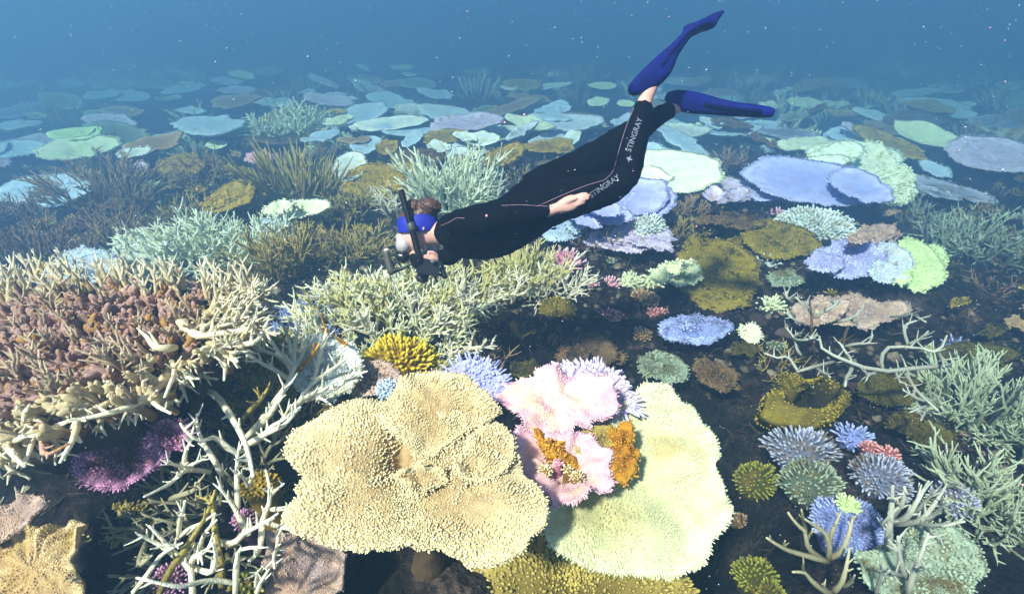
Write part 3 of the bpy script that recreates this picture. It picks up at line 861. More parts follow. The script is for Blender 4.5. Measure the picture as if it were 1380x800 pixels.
while vv < 590:
    step = 9 + (vv - 380) * .025
    uu = -50.0 + rng.uniform(0, 10)
    while uu < 335:
        u, v = uu + rng.normal(0, 4), vv + rng.normal(0, 2.5)
        if inside(u, v, foot): pts_.append((u, v))
        uu += 14.5
    vv += step
pts_.sort(key=lambda p: -p[1])
rest_ = []
for (u, v) in pts_:
    du = min(abs(u + 20), abs(335 - u)) ; edge_ = (v > 500 - (u - 150) * .35) or u > 268
    if edge_ and rng.random() < .7: continue
    creamy = 1.0 if edge_ or rng.random() < .05 else 0
    key = 'knobcream' if creamy == 1.0 else ('knobgold' if rng.random() < .02 + .16 * math.exp(-((u - 205) / 55) ** 2 - ((v - 440) / 35) ** 2) else ('mauve' if False else 'knob'))
    z = mound_z(u, v)
    top = at_z(np.array(u), np.array(v), z)
    ln = rng.uniform(.10, .17); z += rng.normal(0, .022)
    out = np.array([(u - 130) / 260, -(v - 440) / 260, 0])
    d = unit(np.array([out[0] * .9 + rng.normal(0, .2), out[1] * .9 + rng.normal(0, .2) - .1, 1]))
    k = (int(rng.integers(10)), key)
    if k not in KME:
        v_, q_, t_, a_ = KN[k[0]]
        KME[k] = mesh_np('knob_branch', v_, q_, t_, a_); KME[k].materials.append(M(key))
    w = rng.uniform(.8, 1.15)
    if knob_n >= 298:
        v_, q_, t_, a_ = KN[k[0]]
        rest_.append(((v_ * np.array([ln * w, ln * w, ln])) @ np.array(rot_to(d, rng.uniform(0, 6.28)).to_matrix()).T + (top - d * ln - loc), q_, t_, a_))
        continue
    o = obj('knob_branch', KME[k], None, root, top - d * ln - loc)
    o.rotation_euler = rot_to(d, rng.uniform(0, 6.28))
    o.scale = (ln * w, ln * w, ln); knob_n += 1
if rest_:
    o = obj('knob_branches', mesh_np('knob_branches', *join_geo(rest_)), M('knob'), root); o['kind'] = 'stuff'
variants('fringe', 6, **KINDS_['fringe'])
def fringe(u, v, z, du, dv, up_, L, key='stagcream'):
    p = at_z(np.array(float(u)), np.array(float(v)), z)
    q = at_z(np.array(float(u + du)), np.array(float(v + dv)), z)
    d = unit(unit(q - p) * (1 if abs(du) + abs(dv) > 0 else 0) + np.array([0, 0, up_]) + rng.normal(0, .15, 3))
    o = obj('branch', branch_mesh('fringe', int(rng.integers(6)), key), None, root, p - loc)
    o.rotation_euler = rot_to(d, rng.uniform(0, 6.28)); sc = L * rng.uniform(.75, 1.2)
    o.scale = (sc, sc, sc)
for k in range(75):                                  # pale tipped branches rising among the knobs
    u, v = rng.uniform(-40, 290), rng.uniform(392, 545)
    if inside(u, v, foot): fringe(u, v, mound_z(u, v) - .045, rng.normal(0, 10), rng.normal(2, 10), 2.6, .115, 'knobtip')
for u in range(-30, 335, 13):                       # spiky far rim against the water
    for rep in range(2):
        fringe(u + rng.normal(0, 5), 392 + rng.normal(0, 7) + (8 if u < 60 else 0), .97, rng.normal(0, 12), -14, 2.2, .125)
for k in range(24):                                  # left flank, just out of frame
    v = rng.uniform(395, 600); fringe(-52 + rng.normal(0, 8), v, .93, -28, rng.normal(0, 14), rng.uniform(-.5, .8), .14)
for k in range(90):                                  # right flank
    v = rng.uniform(395, 480); fringe(325 - (v - 395) * .5 + rng.normal(0, 16), v, .95, 30, rng.normal(0, 16), rng.uniform(.0, .9), .13)
for k in range(120):                                  # front flank, reaching down and out
    f = rng.random(); u = -40 + f * 300; v = 590 - f * 115 + rng.normal(0, 12)
    fringe(u, v, .93 - rng.uniform(0, .08), 12 + rng.normal(0, 18), 26, rng.uniform(-.7, .5), .13)
poly_stag('', [
    ([(235, 492), (202, 532), (162, 552), (105, 566)], {'r': 6.5, 'tines': 6}), ([(105, 566), (98, 593), (81, 623)], {'r': 5}), ([(197, 527), (210, 545), (230, 557)], {'r': 4, 'tines': 1}),
    ([(198, 530), (194, 516), (197, 505)], {'r': 4, 'tines': 0}),
    ([(240, 430), (255, 446), (270, 452), (290, 449), (331, 444), (348, 421)], {'r': 6.5, 'tines': 6, 'z0': .97, 'z1': 1.0}),
    ([(290, 448), (306, 440), (322, 428), (328, 410)], {'r': 5, 'tines': 4, 'z0': .97, 'z1': 1.0}),
    ([(237, 468), (222, 469), (207, 466), (196, 450)], {'r': 6, 'tines': 3, 'z0': .97, 'z1': 1.0}),
    ([(300, 468), (314, 464), (344, 461), (359, 436)], {'r': 5.5, 'tines': 5}),
    ([(251, 580), (270, 530), (280, 500), (290, 474)], {'r': 9, 'tines': 1, 'key': 'stem', 'z0': .6, 'z1': .93}),
    ([(290, 476), (300, 470), (310, 476), (320, 487)], {'r': 5, 'tines': 2}), ([(292, 474), (303, 488), (302, 512)], {'r': 4, 'tines': 2}),
    ([(5, 572), (17, 593), (32, 588), (47, 586)], {'r': 5}), ([(50, 560), (45, 590), (34, 625)], {'r': 4.5}), ([(0, 560), (10, 602), (33, 628)], {'r': 5}),
    ([(60, 545), (58, 575), (60, 612), (92, 598)], {'r': 5, 'key': 'knob'}), ([(150, 540), (115, 560), (75, 572)], {'r': 5}), ([(228, 480), (235, 500), (222, 535)], {'r': 4}),
    ([(228, 500), (250, 508), (268, 510)], {'r': 4}), ([(160, 540), (150, 520), (140, 500)], {'r': 5}), ([(100, 566), (85, 555), (78, 540)], {'r': 4}),
], 'stagcream', r=5, zr=(.9, .97), seed=9, tines=4, tlen=16, root=root)

# --- tangled white staghorn between the brown mound and the cream table
poly_stag('long white staghorn tangle left of the cream table, bare and forked', [
    ([(278, 525), (296, 538), (317, 570), (332, 601), (341, 641)], {'r': 5.24}),
    ([(330, 606), (314, 609), (300, 596), (287, 589), (267, 594), (250, 580), (243, 570)], {'r': 4.11}),
    ([(299, 640), (290, 622), (276, 600), (267, 580), (265, 558)], {'r': 3.74}),
    ([(283, 636), (262, 633), (246, 636), (228, 652), (194, 669)], {'r': 3.74}),
    ([(246, 634), (240, 627), (224, 624)], {'r': 2.99}), ([(246, 632), (262, 624), (275, 618)], {'r': 2.99}), ([(248, 630), (250, 610), (258, 592)], {'r': 3.36}),
    ([(332, 599), (345, 592), (358, 584), (381, 574), (393, 562), (405, 548)], {'r': 4.49}),
    ([(351, 738), (353, 715), (354, 699), (362, 680), (364, 660), (358, 633)], {'r': 4.11}), ([(364, 668), (372, 660), (383, 651)], {'r': 2.99, 'tines': 1}),
    ([(241, 722), (242, 705), (246, 690), (250, 674)], {'r': 3.36}), ([(256, 768), (240, 752), (219, 736), (200, 726), (186, 719)], {'r': 4.11}),
    ([(260, 810), (259, 790), (256, 765), (233, 743), (215, 722), (201, 708)], {'r': 4.49}), ([(241, 724), (255, 712), (272, 704), (290, 691)], {'r': 3.36}),
    ([(179, 798), (200, 772), (216, 749), (232, 738), (246, 731)], {'r': 3.74}), ([(256, 763), (262, 750), (274, 744), (287, 732)], {'r': 4.49}),
    ([(321, 787), (297, 782), (270, 783), (245, 790), (219, 786), (184, 778)], {'r': 4.11}), ([(287, 730), (305, 732), (317, 730), (330, 718), (341, 712), (360, 702), (375, 691)], {'r': 4.49}),
    ([(299, 790), (297, 760), (290, 719), (288, 695), (284, 668)], {'r': 5.24, 'key': 'straw'}), ([(336, 720), (325, 702), (317, 685), (307, 670), (296, 656)], {'r': 4.49}),
    ([(321, 684), (320, 662), (319, 641), (320, 622), (321, 606)], {'r': 4.11}), ([(366, 686), (380, 685), (393, 682)], {'r': 3.74}),
    ([(354, 700), (372, 708), (390, 712), (404, 720)], {'r': 3.74}), ([(376, 712), (374, 735), (369, 750), (370, 765)], {'r': 3.36}), ([(346, 800), (352, 784), (363, 766)], {'r': 3.74}), ([(345, 790), (346, 778), (348, 768)], {'r': 2.99}),
    ([(317, 800), (318, 770), (320, 752), (324, 740), (352, 736)], {'r': 4.11}), ([(352, 736), (345, 748), (335, 755)], {'r': 2.99}), ([(268, 745), (275, 720), (292, 700)], {'r': 3.36}), ([(262, 765), (285, 770), (291, 748), (287, 732)], {'r': 4.11}),
    ([(340, 640), (335, 655), (330, 645), (322, 638)], {'r': 2.99}), ([(230, 672), (240, 668), (262, 660), (264, 650)], {'r': 4.49, 'key': 'stagdull'}),
    ([(197, 730), (188, 760), (205, 748)], {'r': 4.49, 'key': 'stagdull'}), ([(215, 800), (228, 770), (246, 745), (262, 720), (280, 690), (290, 660)], {'r': 4.49, 'key': 'straw'}),
], 'stagwhite', r=5, zr=(.70, .84), seed=19, tines=6, tlen=16, root_at=(290, 720))
stag('dull cream staghorn undergrowth beneath the white tangle', (285, 690), 75, 'stagdull', L=80, n=26, kind='open', z=.46, lean=65, ell=1.2)
poly_stag('upright white staghorn with gold tips behind the cream table', [
    ([(331, 590), (350, 570), (364, 549), (380, 528), (395, 505), (396, 478), (400, 455), (405, 431)], {'r': 4.49}),
    ([(396, 500), (394, 480), (388, 455), (384, 440)], {'r': 4.11}), ([(397, 510), (408, 492), (420, 480), (431, 462)], {'r': 3.74, 'key': 'gold', 'tines': 1}),
    ([(415, 530), (425, 505), (430, 482), (436, 462), (439, 446)], {'r': 3.36}), ([(440, 464), (455, 460), (468, 462)], {'r': 2.99, 'key': 'gold'}), ([(429, 480), (438, 465), (440, 443)], {'r': 2.99, 'key': 'gold'}),
    ([(398, 515), (385, 508), (370, 498), (358, 492), (344, 484), (331, 474)], {'r': 3.74}), ([(398, 510), (388, 490), (372, 470), (360, 448)], {'r': 3.74}),
    ([(388, 562), (400, 546), (418, 532), (440, 524), (459, 520), (478, 500)], {'r': 4.11}), ([(376, 570), (384, 560), (392, 545)], {'r': 2.99}), ([(334, 598), (352, 590), (364, 576), (388, 562)], {'r': 4.49}),
    ([(396, 480), (412, 470), (422, 455)], {'r': 2.99}), ([(410, 540), (430, 536), (446, 545)], {'r': 2.99}), ([(395, 500), (375, 480), (352, 470), (350, 455)], {'r': 2.99}),
    ([(395, 505), (404, 485), (412, 462), (414, 440)], {'r': 3.74}), ([(320, 575), (335, 555), (350, 540), (362, 522)], {'r': 4.49, 'key': 'straw'}), ([(340, 585), (362, 560), (378, 535), (392, 515)], {'r': 4.49}),
    ([(400, 545), (418, 520), (436, 505), (455, 492), (470, 480)], {'r': 3.36}), ([(455, 535), (462, 515), (480, 505), (495, 500)], {'r': 2.99}),
], 'stagwhite', r=5, zr=(.62, .80), seed=23, tines=7, tlen=17, root_at=(385, 560))
stag('dull brown staghorn undergrowth beneath the upright white one', (375, 560), 55, 'straw', L=85, n=18, kind='open', z=.45, lean=60)
stag('stubby cream staghorn sprigs poking in at the left edge below the brown mound', (-8, 690), 26, 'stagcream', L=42, n=10, kind='stout', z=.72, lean=60, bias=(.3, 0))

# --- shade below the brown mound
table('purple fringed table coral in the shade under the brown mound', (172, 626), 'purple', z=.66, rim=[(112, 640), (115, 620), (130, 600), (160, 588), (195, 590), (222, 600), (232, 612), (226, 630), (205, 645), (175, 656), (150, 658), (125, 655)], tilt=(.05, .3), nub=(3.8, 3.0), tips=(.0, .9), rimlen=2.2, lean=1.0)
table('small purple coral shelf right above the purple table', (234, 590), 'purple', z=.70, hw=24, hh=18, rot=-30, tilt=(-.1, .3), nub=(5, 6), tips=(.0, .8), rimlen=1.9)
table('thin olive yellow table coral below the purple one', (168, 708), 'straw', z=.42, hw=44, hh=22, rot=10, tilt=(.06, .35), nub=(5, 6), tips=(.0, .8), rimlen=1.6, lean=1.0)
root = thing('plate_coral', 'broad tan plate coral filling the bottom left corner', 'coral', (*at_z(np.array(40), np.array(760), .62)[:2], .3))
plate(root, (40, 765), rim=[(-40, 720), (0, 726), (30, 716), (62, 716), (85, 708), (100, 702), (122, 708), (124, 722), (110, 738), (103, 755), (106, 775), (112, 800), (90, 840), (20, 850), (-50, 830)], z=.66, tilt=(0, .3), dish=.02, amp=.05, hfun=lambda x, y, q: .010 * np.sin(14 * np.arctan2(y, x) + 6 * q) * q, seed=61, th=.015, edge=.05, mat=M('tan'), nub=(3.6, 1.0), tips=(.1, .8), Na=110, rimlen=2)
plate(root, (18, 700), rim=[(-40, 690), (0, 688), (30, 675), (55, 670), (72, 680), (60, 694), (40, 708), (20, 722), (-10, 735), (-40, 735)], z=.72, tilt=(.05, .35), dish=.02, amp=.03, seed=63, th=.013, edge=.06, mat=M('beige'), nub=(3.6, 1.2), tips=(.2, 1), Na=80, rimlen=2.5)
stalk(root, at_z(np.array(40), np.array(765), .6), .3, seed=8)
clump('dark green little bush coral behind the tan corner plate', (102, 680), 21, 'greygreen', z=.42, tall=.9, fl=7, sp=6)
clump('golden tuft coral in the tangle left of the cream table', (350, 648), 25, 'mustard', z=.62, tall=.7, fl=6, sp=6)
clump('violet bush coral at the bottom behind white staghorn', (232, 775), 26, 'purple', z=.5, tall=.8, fl=7, sp=6)
clump('small violet tuft coral right inside the white staghorn tangle', (328, 697), 17, 'purple', z=.6, tall=.8, fl=6, sp=5.5)
clump('olive knobbly finger coral at the bottom edge near beige plate', (332, 782), 22, 'olivegreen', z=.6, tall=.8, fl=8, sp=8, name='finger_coral', fat=.36)

# ================================================================== middle ground, left and centre
stag('pale mint staghorn thicket right behind the brown mound', (290, 352), 92, 'mint', L=62, n=85, kind='bush', h=-.02, lean=60, ell=.7)
stag('olive brown staghorn standing between mint and yellow green thickets', (385, 375), 36, 'olivestag', L=70, n=34, kind='spiky', h=0, lean=38)
stag('wide yellow green staghorn thicket under the diver', (515, 440), 124, 'mint', L=60, n=140, kind='bush', h=0, lean=62, ell=.85, keys=['limecream', 'limecream', 'stagwhite', 'yellowstag'])
stag('pale staghorn thicket under the camera and the diver chest', (615, 400), 60, 'palegreen', L=52, n=45, kind='open', h=0, lean=62, ell=.8, keys=['limecream', 'stagwhite', 'yellowstag'])
stag('periwinkle blue staghorn patch between thickets in front of the mint one', (415, 445), 34, 'bluestag', L=40, n=28, kind='bush', h=0, lean=50)
stag('spiky white staghorn rising behind the diver head', (610, 285), 40, 'mint', L=78, n=34, kind='spiky', h=0, lean=36)
stag('lower white staghorn spreading under the diver back', (655, 285), 40, 'mint', L=48, n=26, kind='spiky', h=0, lean=60)
stag('sparse white staghorn left of the snorkel', (545, 285), 36, 'stagwhite', L=42, n=12, kind='open', h=0, lean=60)
stag('yellow green staghorn below the diver belly', (708, 385), 38, 'yellowstag', L=62, n=30, kind='spiky', h=0, lean=50)
stag('white branching staghorn right of the yellow one below the diver', (748, 392), 36, 'stagwhite', L=48, n=26, kind='open', h=.02, lean=65)
clump('pinkish white bush coral under the diver thigh', (760, 348), 27, 'pink', h=.08, tall=.9, fl=12, sp=7, fat=.22)
clump('brown mossy boulder coral below the white branching staghorn', (752, 412), 24, 'olive', h=0, tall=.9, fl=3, sp=6, jitter=.5, name='boulder_coral')
stag('single forked white staghorn on the dark slope below the diver', (683, 412), 15, 'stagwhite', L=55, n=4, kind='open', h=0, lean=55)
stag('brown staghorn thicket in front of the white blue table, far left', (150, 275), 52, 'greybrown', L=56, n=46, kind='spiky', h=0, lean=60)
stag('dark purple brown staghorn bed at the left edge', (50, 345), 72, 'mauve', L=40, n=70, kind='open', h=0, lean=70, ell=.7, keys=['mauve', 'mauve', 'greybrown'])
stag('dark brown staghorn bed right of the left edge bed', (165, 305), 62, 'mauve', L=36, n=46, kind='open', h=0, lean=70, ell=.7)
stag('olive brown finger staghorn clump left of the olive table', (398, 262), 58, 'olivestag', L=52, n=46, kind='fingers', h=0, lean=40, ell=.7)
stag('faint brown staghorn between the two yellow tables', (278, 250), 32, 'greybrown', L=40, n=22, kind='open', h=0, lean=55)
stag('dark thicket of staghorn left of the snorkel', (480, 345), 50, 'olivestag', L=42, n=40, kind='open', h=0, lean=60)
stag('hazy pale mint staghorn bush beyond the olive brown clump', (395, 190), 38, 'mint', L=44, n=34, kind='bush', h=0, lean=60)
clump('hazy pale green cushion coral right of the hazy mint bush', (447, 192), 33, 'palegreen', h=0, tall=.7, fl=6, sp=5)
def MS(k):
    b, t, p = PAL[k]
    return coral_mat('coral_smooth_' + k, b, t, patch=p, bump=.16, vary=.12, glow=.12)
SMOOTH = ('lavender', 'lilac', 'mint', 'palegreen', 'white', 'bluewhite', 'skyblue', 'steel', 'green', 'pink')
TL = [
    ('white blue table coral just behind the left end of the brown mound', (112, 364), 46, 24, 8, 'bluewhite', {}),
    ('small ochre shelf coral at the left of the white blue table', (72, 366), 22, 8, 0, 'mustard', {}),
    ('pale blue table coral at the left edge above the brown mound', (8, 384), 26, 14, 0, 'bluewhite', {}),
    ('pale frilled white table coral left of the mint thicket', (198, 338), 42, 14, 0, 'white', {}),
    ('pale beige green table coral right above the mint thicket', (405, 283), 40, 11, 4, 'palegreen', {}),
    ('small blue table coral half hidden above the mint thicket', (368, 307), 20, 9, 0, 'skyblue', {}),
    ('long white blue table coral at the left edge behind brown staghorn', (52, 256), 62, 17, 9, 'skyblue', {'tilt': (.05, .16)}),
    ('dished pale table coral with dark pit, lower of the stacked pair at far left', (108, 204), 55, 15, 9, 'palegreen', {'dish': .1, 'pit': (.10, .3)}),
    ('pale green table coral, upper of the stacked pair at far left', (102, 181), 36, 9, 4, 'green', {'h': .34}),
    ('hazy blue white table coral at the left edge left of the stacked pair', (22, 202), 38, 11, 8, 'skyblue', {}),
    ('thin grey white shelf coral right of the stacked pair', (182, 208), 22, 6, 12, 'white', {}),
    ('tilted yellow and brown table coral behind the brown thicket', (240, 224), 31, 14, 14, 'mustard', {'tilt': (.12, .25)}),
    ('tilted mustard table coral left of the olive brown finger clump', (312, 267), 34, 17, 22, 'mustard', {'tilt': (.2, .35)}),
    ('small pale green shelf coral above the mustard table', (292, 196), 15, 6, 0, 'palegreen', {}),
    ('pink white shelf coral behind the olive brown finger clump', (350, 214), 18, 8, 0, 'pink', {}),
    ('pale lilac shelf coral beside the brown thicket', (188, 226), 11, 7, 0, 'lilac', {}),
    ('broad olive brown table coral left of the snorkel top', (522, 246), 62, 25, 3, 'mustard', {'dish': .04, 'tilt': (0, .2)}),
    ('brown bumpy table coral behind the olive brown one', (560, 216), 34, 15, 0, 'brown', {}),
    ('white table coral left of the broad olive brown table', (472, 226), 24, 18, 40, 'white', {}),
    ('long flat white table coral in the haze above the snorkel', (528, 167), 50, 9, 6, 'white', {'tilt': (.04, .1)}),
    ('pale blue table coral right under the long flat white one', (494, 196), 22, 12, 14, 'skyblue', {}),
    ('small yellow table coral right of the pale blue one above the snorkel', (522, 200), 16, 9, 10, 'mustard', {}),
    ('bluish leaning shelf coral between the yellow tables above the snorkel', (556, 188), 18, 8, 35, 'skyblue', {}),
    ('olive yellow table coral left of the white cluster', (600, 184), 26, 11, 6, 'mustard', {}),
    ('white table coral, right lobe of the white cluster behind the diver', (648, 188), 28, 9, 0, 'white', {}),
    ('white table coral, front of the white cluster behind the diver', (634, 202), 28, 10, 0, 'bluewhite', {'h': .12}),
    ('white table coral, left end of the white cluster behind the diver', (592, 200), 16, 8, 0, 'white', {'h': .15}),
    ('tilted yellow table coral right of the white cluster', (682, 210), 26, 12, 24, 'mustard', {'tilt': (.15, .3)}),
    ('yellow brown table coral above the diver thighs', (738, 198), 34, 10, 4, 'mustard', {}),
    ('white leaning slab coral above the diver knees', (770, 188), 16, 8, 40, 'white', {'tilt': (.3, .2)}),
    ('pale blue hazy table coral above the yellow brown table', (742, 149), 26, 9, 18, 'skyblue', {}),
    ('hazy tan shelf coral left above the pale blue hazy table', (712, 133), 28, 5, -14, 'greybrown', {}),
    ('thin hazy white shelf coral far beyond the diver', (738, 117), 30, 4, 8, 'white', {}),
    ('hazy pale table coral left of the raised fin', (806, 138), 15, 6, 6, 'palegreen', {}),
    ('small bright cream coral cap left of the bare ankle', (843, 140), 12, 5, 0, 'palegreen', {}),
    ('far hazy pale green table coral left of the fin heel', (812, 116), 20, 5, 0, 'palegreen', {}),
    ('lavender table coral, upper tier of the stack behind the diver hand', (836, 268), 66, 27, 0, 'lavender', {'h': .36, 'dish': .05}),
    ('lavender table coral, lower tier with pale rim behind the diver hand', (805, 290), 46, 14, -6, 'lavender', {'h': .28}),
    ('pale lilac lobed table coral below the lavender stack', (855, 325), 52, 17, 4, 'lilac', {'h': .14, 'lobes': 5}),
    ('sky blue table coral just under the diver wrist', (757, 310), 30, 17, 12, 'skyblue', {'h': .16}),
    ('cream table coral, bright and fringed, right of the diver knee', (910, 232), 64, 29, -2, 'palegreen', {'h': .3, 'tips': (.7, 1)}),
    ('bluish table coral behind the bright cream one', (872, 205), 24, 11, 0, 'skyblue', {}),
    ('small lavender fan coral with curved rim right of the bright cream table', (978, 262), 32, 17, 6, 'lilac', {'dish': .08, 'lobes': 7}),
    ('long periwinkle table coral, largest blue one right of the diver', (1092, 248), 98, 29, -8, 'lavender', {'h': .26, 'tilt': (-.04, .2), 'dish': .05}),
    ('brown curved shelf coral above the big olive plate', (985, 302), 46, 8, -4, 'brown', {'h': .15}),
    ('brown mossy table coral between white bushes and olive plate', (1050, 326), 50, 23, -6, 'olive', {'h': .12}),
    ('big olive plate coral right of the cabbage coral', (964, 372), 58, 46, -20, 'olive', {'h': .14, 'tilt': (-.04, .28)}),
    ('lavender table coral left of the green disc', (1146, 352), 49, 26, 4, 'lavender', {'h': .22, 'lobes': 4}),
    ('cream brown shelf coral above the lavender table by the green disc', (1178, 318), 34, 13, 18, 'beige', {'h': .3}),
    ('pale lilac disc coral between lavender table and green disc', (1200, 358), 27, 27, 0, 'bluewhite', {'h': .16, 'tilt': (.1, .35)}),
    ('lime green disc coral at the dark right slope', (1232, 360), 38, 34, -24, 'green', {'h': .10, 'tilt': (-.06, .35)}),
    ('pinkish beige table coral behind the bare branch', (1140, 421), 80, 19, -1, 'beige', {'h': .18, 'tips': (.1, 1)}),
    ('two lobed blue table coral in the central dark gap', (936, 448), 48, 19, 4, 'blue', {'h': .1, 'lobes': 3, 'pit': (.05, .3)}),
    ('dim brown table coral in the dark gap above the pink plate', (790, 480), 40, 22, 0, 'brown', {'h': .15}),
    ('dim grey green shelf coral in the dark gap above the pale green table', (893, 498), 34, 17, -20, 'greygreen', {'h': .2}),
    ('small pale green shelf coral right of the two lobed blue table', (1010, 452), 15, 11, -30, 'palegreen', {'h': .1}),
    ('grey white shelf coral above the bare branch', (1058, 378), 24, 9, 0, 'greygreen', {'h': .1}),
    ('mint table coral with bright cap, behind the periwinkle table', (1150, 214), 64, 22, -3, 'mint', {'h': .34, 'tips': (.6, 1)}),
    ('hazy cream crescent table coral at right', (1246, 187), 46, 15, -14, 'palegreen', {'h': .26, 'dish': .14, 'pit': (.10, .45)}),
    ('large lilac table coral with dark pit at the right edge', (1338, 212), 68, 24, -7, 'lilac', {'h': .3, 'dish': .08, 'pit': (.08, .22)}),
    ('small grey blue shelf coral left below the large lilac table', (1260, 229), 22, 8, -24, 'skyblue', {'h': .15}),
    ('long thin grey blue shelf coral running down the right slope', (1282, 257), 60, 8, -16, 'steel', {'h': .12}),
    ('bluish hazy table coral behind the mint table', (1142, 181), 28, 10, 0, 'skyblue', {}),
    ('bluish hazy table coral under the lower fin', (1022, 171), 34, 8, 0, 'skyblue', {}),
    ('hazy pale table coral beyond the lower fin tip', (1068, 125), 28, 5, 0, 'white', {}),
    ('hazy white table coral right of the lower fin tip', (1085, 139), 24, 7, -6, 'palegreen', {}),
    ('long hazy white table coral in the far right haze', (1260, 141), 50, 8, -7, 'bluewhite', {}),
    ('hazy blue table coral under the long hazy white one', (1275, 153), 40, 7, -4, 'skyblue', {}),
    ('hazy grey table coral at the right edge above the large lilac one', (1345, 165), 44, 9, 0, 'steel', {}),
    ('hazy olive mound table coral left of the cream crescent', (1195, 165), 30, 9, 0, 'greybrown', {}),
    ('small white frill coral above the crescent table', (1230, 157), 11, 4, 0, 'white', {}),
]
for lab, c, hw, hh, rot, key, kw in TL:
    k = dict(hw=hw, hh=hh, rot=rot)
    k.update(kw)
    near = c[1] > 240
    if 'nub' not in k: k['nub'] = (3.6, 1.1) if c[1] > 285 else ((3.6, .8) if c[1] > 200 else None)
    k.setdefault('nubr', .46); k.setdefault('rimlen', 3.2); k.setdefault('amp', .035)
    k['mat'] = MS(key) if key in SMOOTH and c[1] < 300 else M(key)
    if key in SMOOTH and c[1] < 300 and k['nub']: k.update(bare=lambda x, y, q: q < 2, nub=(3.6, .9), amp=.025, nubmat=M(key))
    rt_ = table(lab, c, key, **k)
    if hw >= 26 and key not in ('olive',) and 'pit' not in k:      # smaller tiers growing over and under the main one
        g_ = np.random.default_rng(int(c[0] * 7 + c[1]))
        for q in range(2):
            sx = g_.choice([-1, 1]) * g_.uniform(.35, .75)
            kk = dict(k); kk.update(hw=hw * g_.uniform(.4, .62), hh=hh * g_.uniform(.45, .7), h=k.get('h', .22) + (.05 if q else -.07), rot=rot + g_.normal(0, 12), tilt=(g_.normal(0, .08), g_.uniform(.05, .3)), edge=.14)
            plate(rt_, (c[0] + sx * hw, c[1] + g_.uniform(-.3, .5) * hh), seed=int(c[0] + 13 * q), **kk)
table('mint table coral flank hanging down right of the periwinkle table', (1196, 240), 'mint', rim=[(1165, 192), (1190, 195), (1208, 218), (1226, 248), (1227, 266), (1210, 277), (1188, 276), (1176, 262), (1180, 240), (1172, 215)], h=.26, tilt=(-.05, .4), nub=(4.6, 3), tips=(.3, 1))

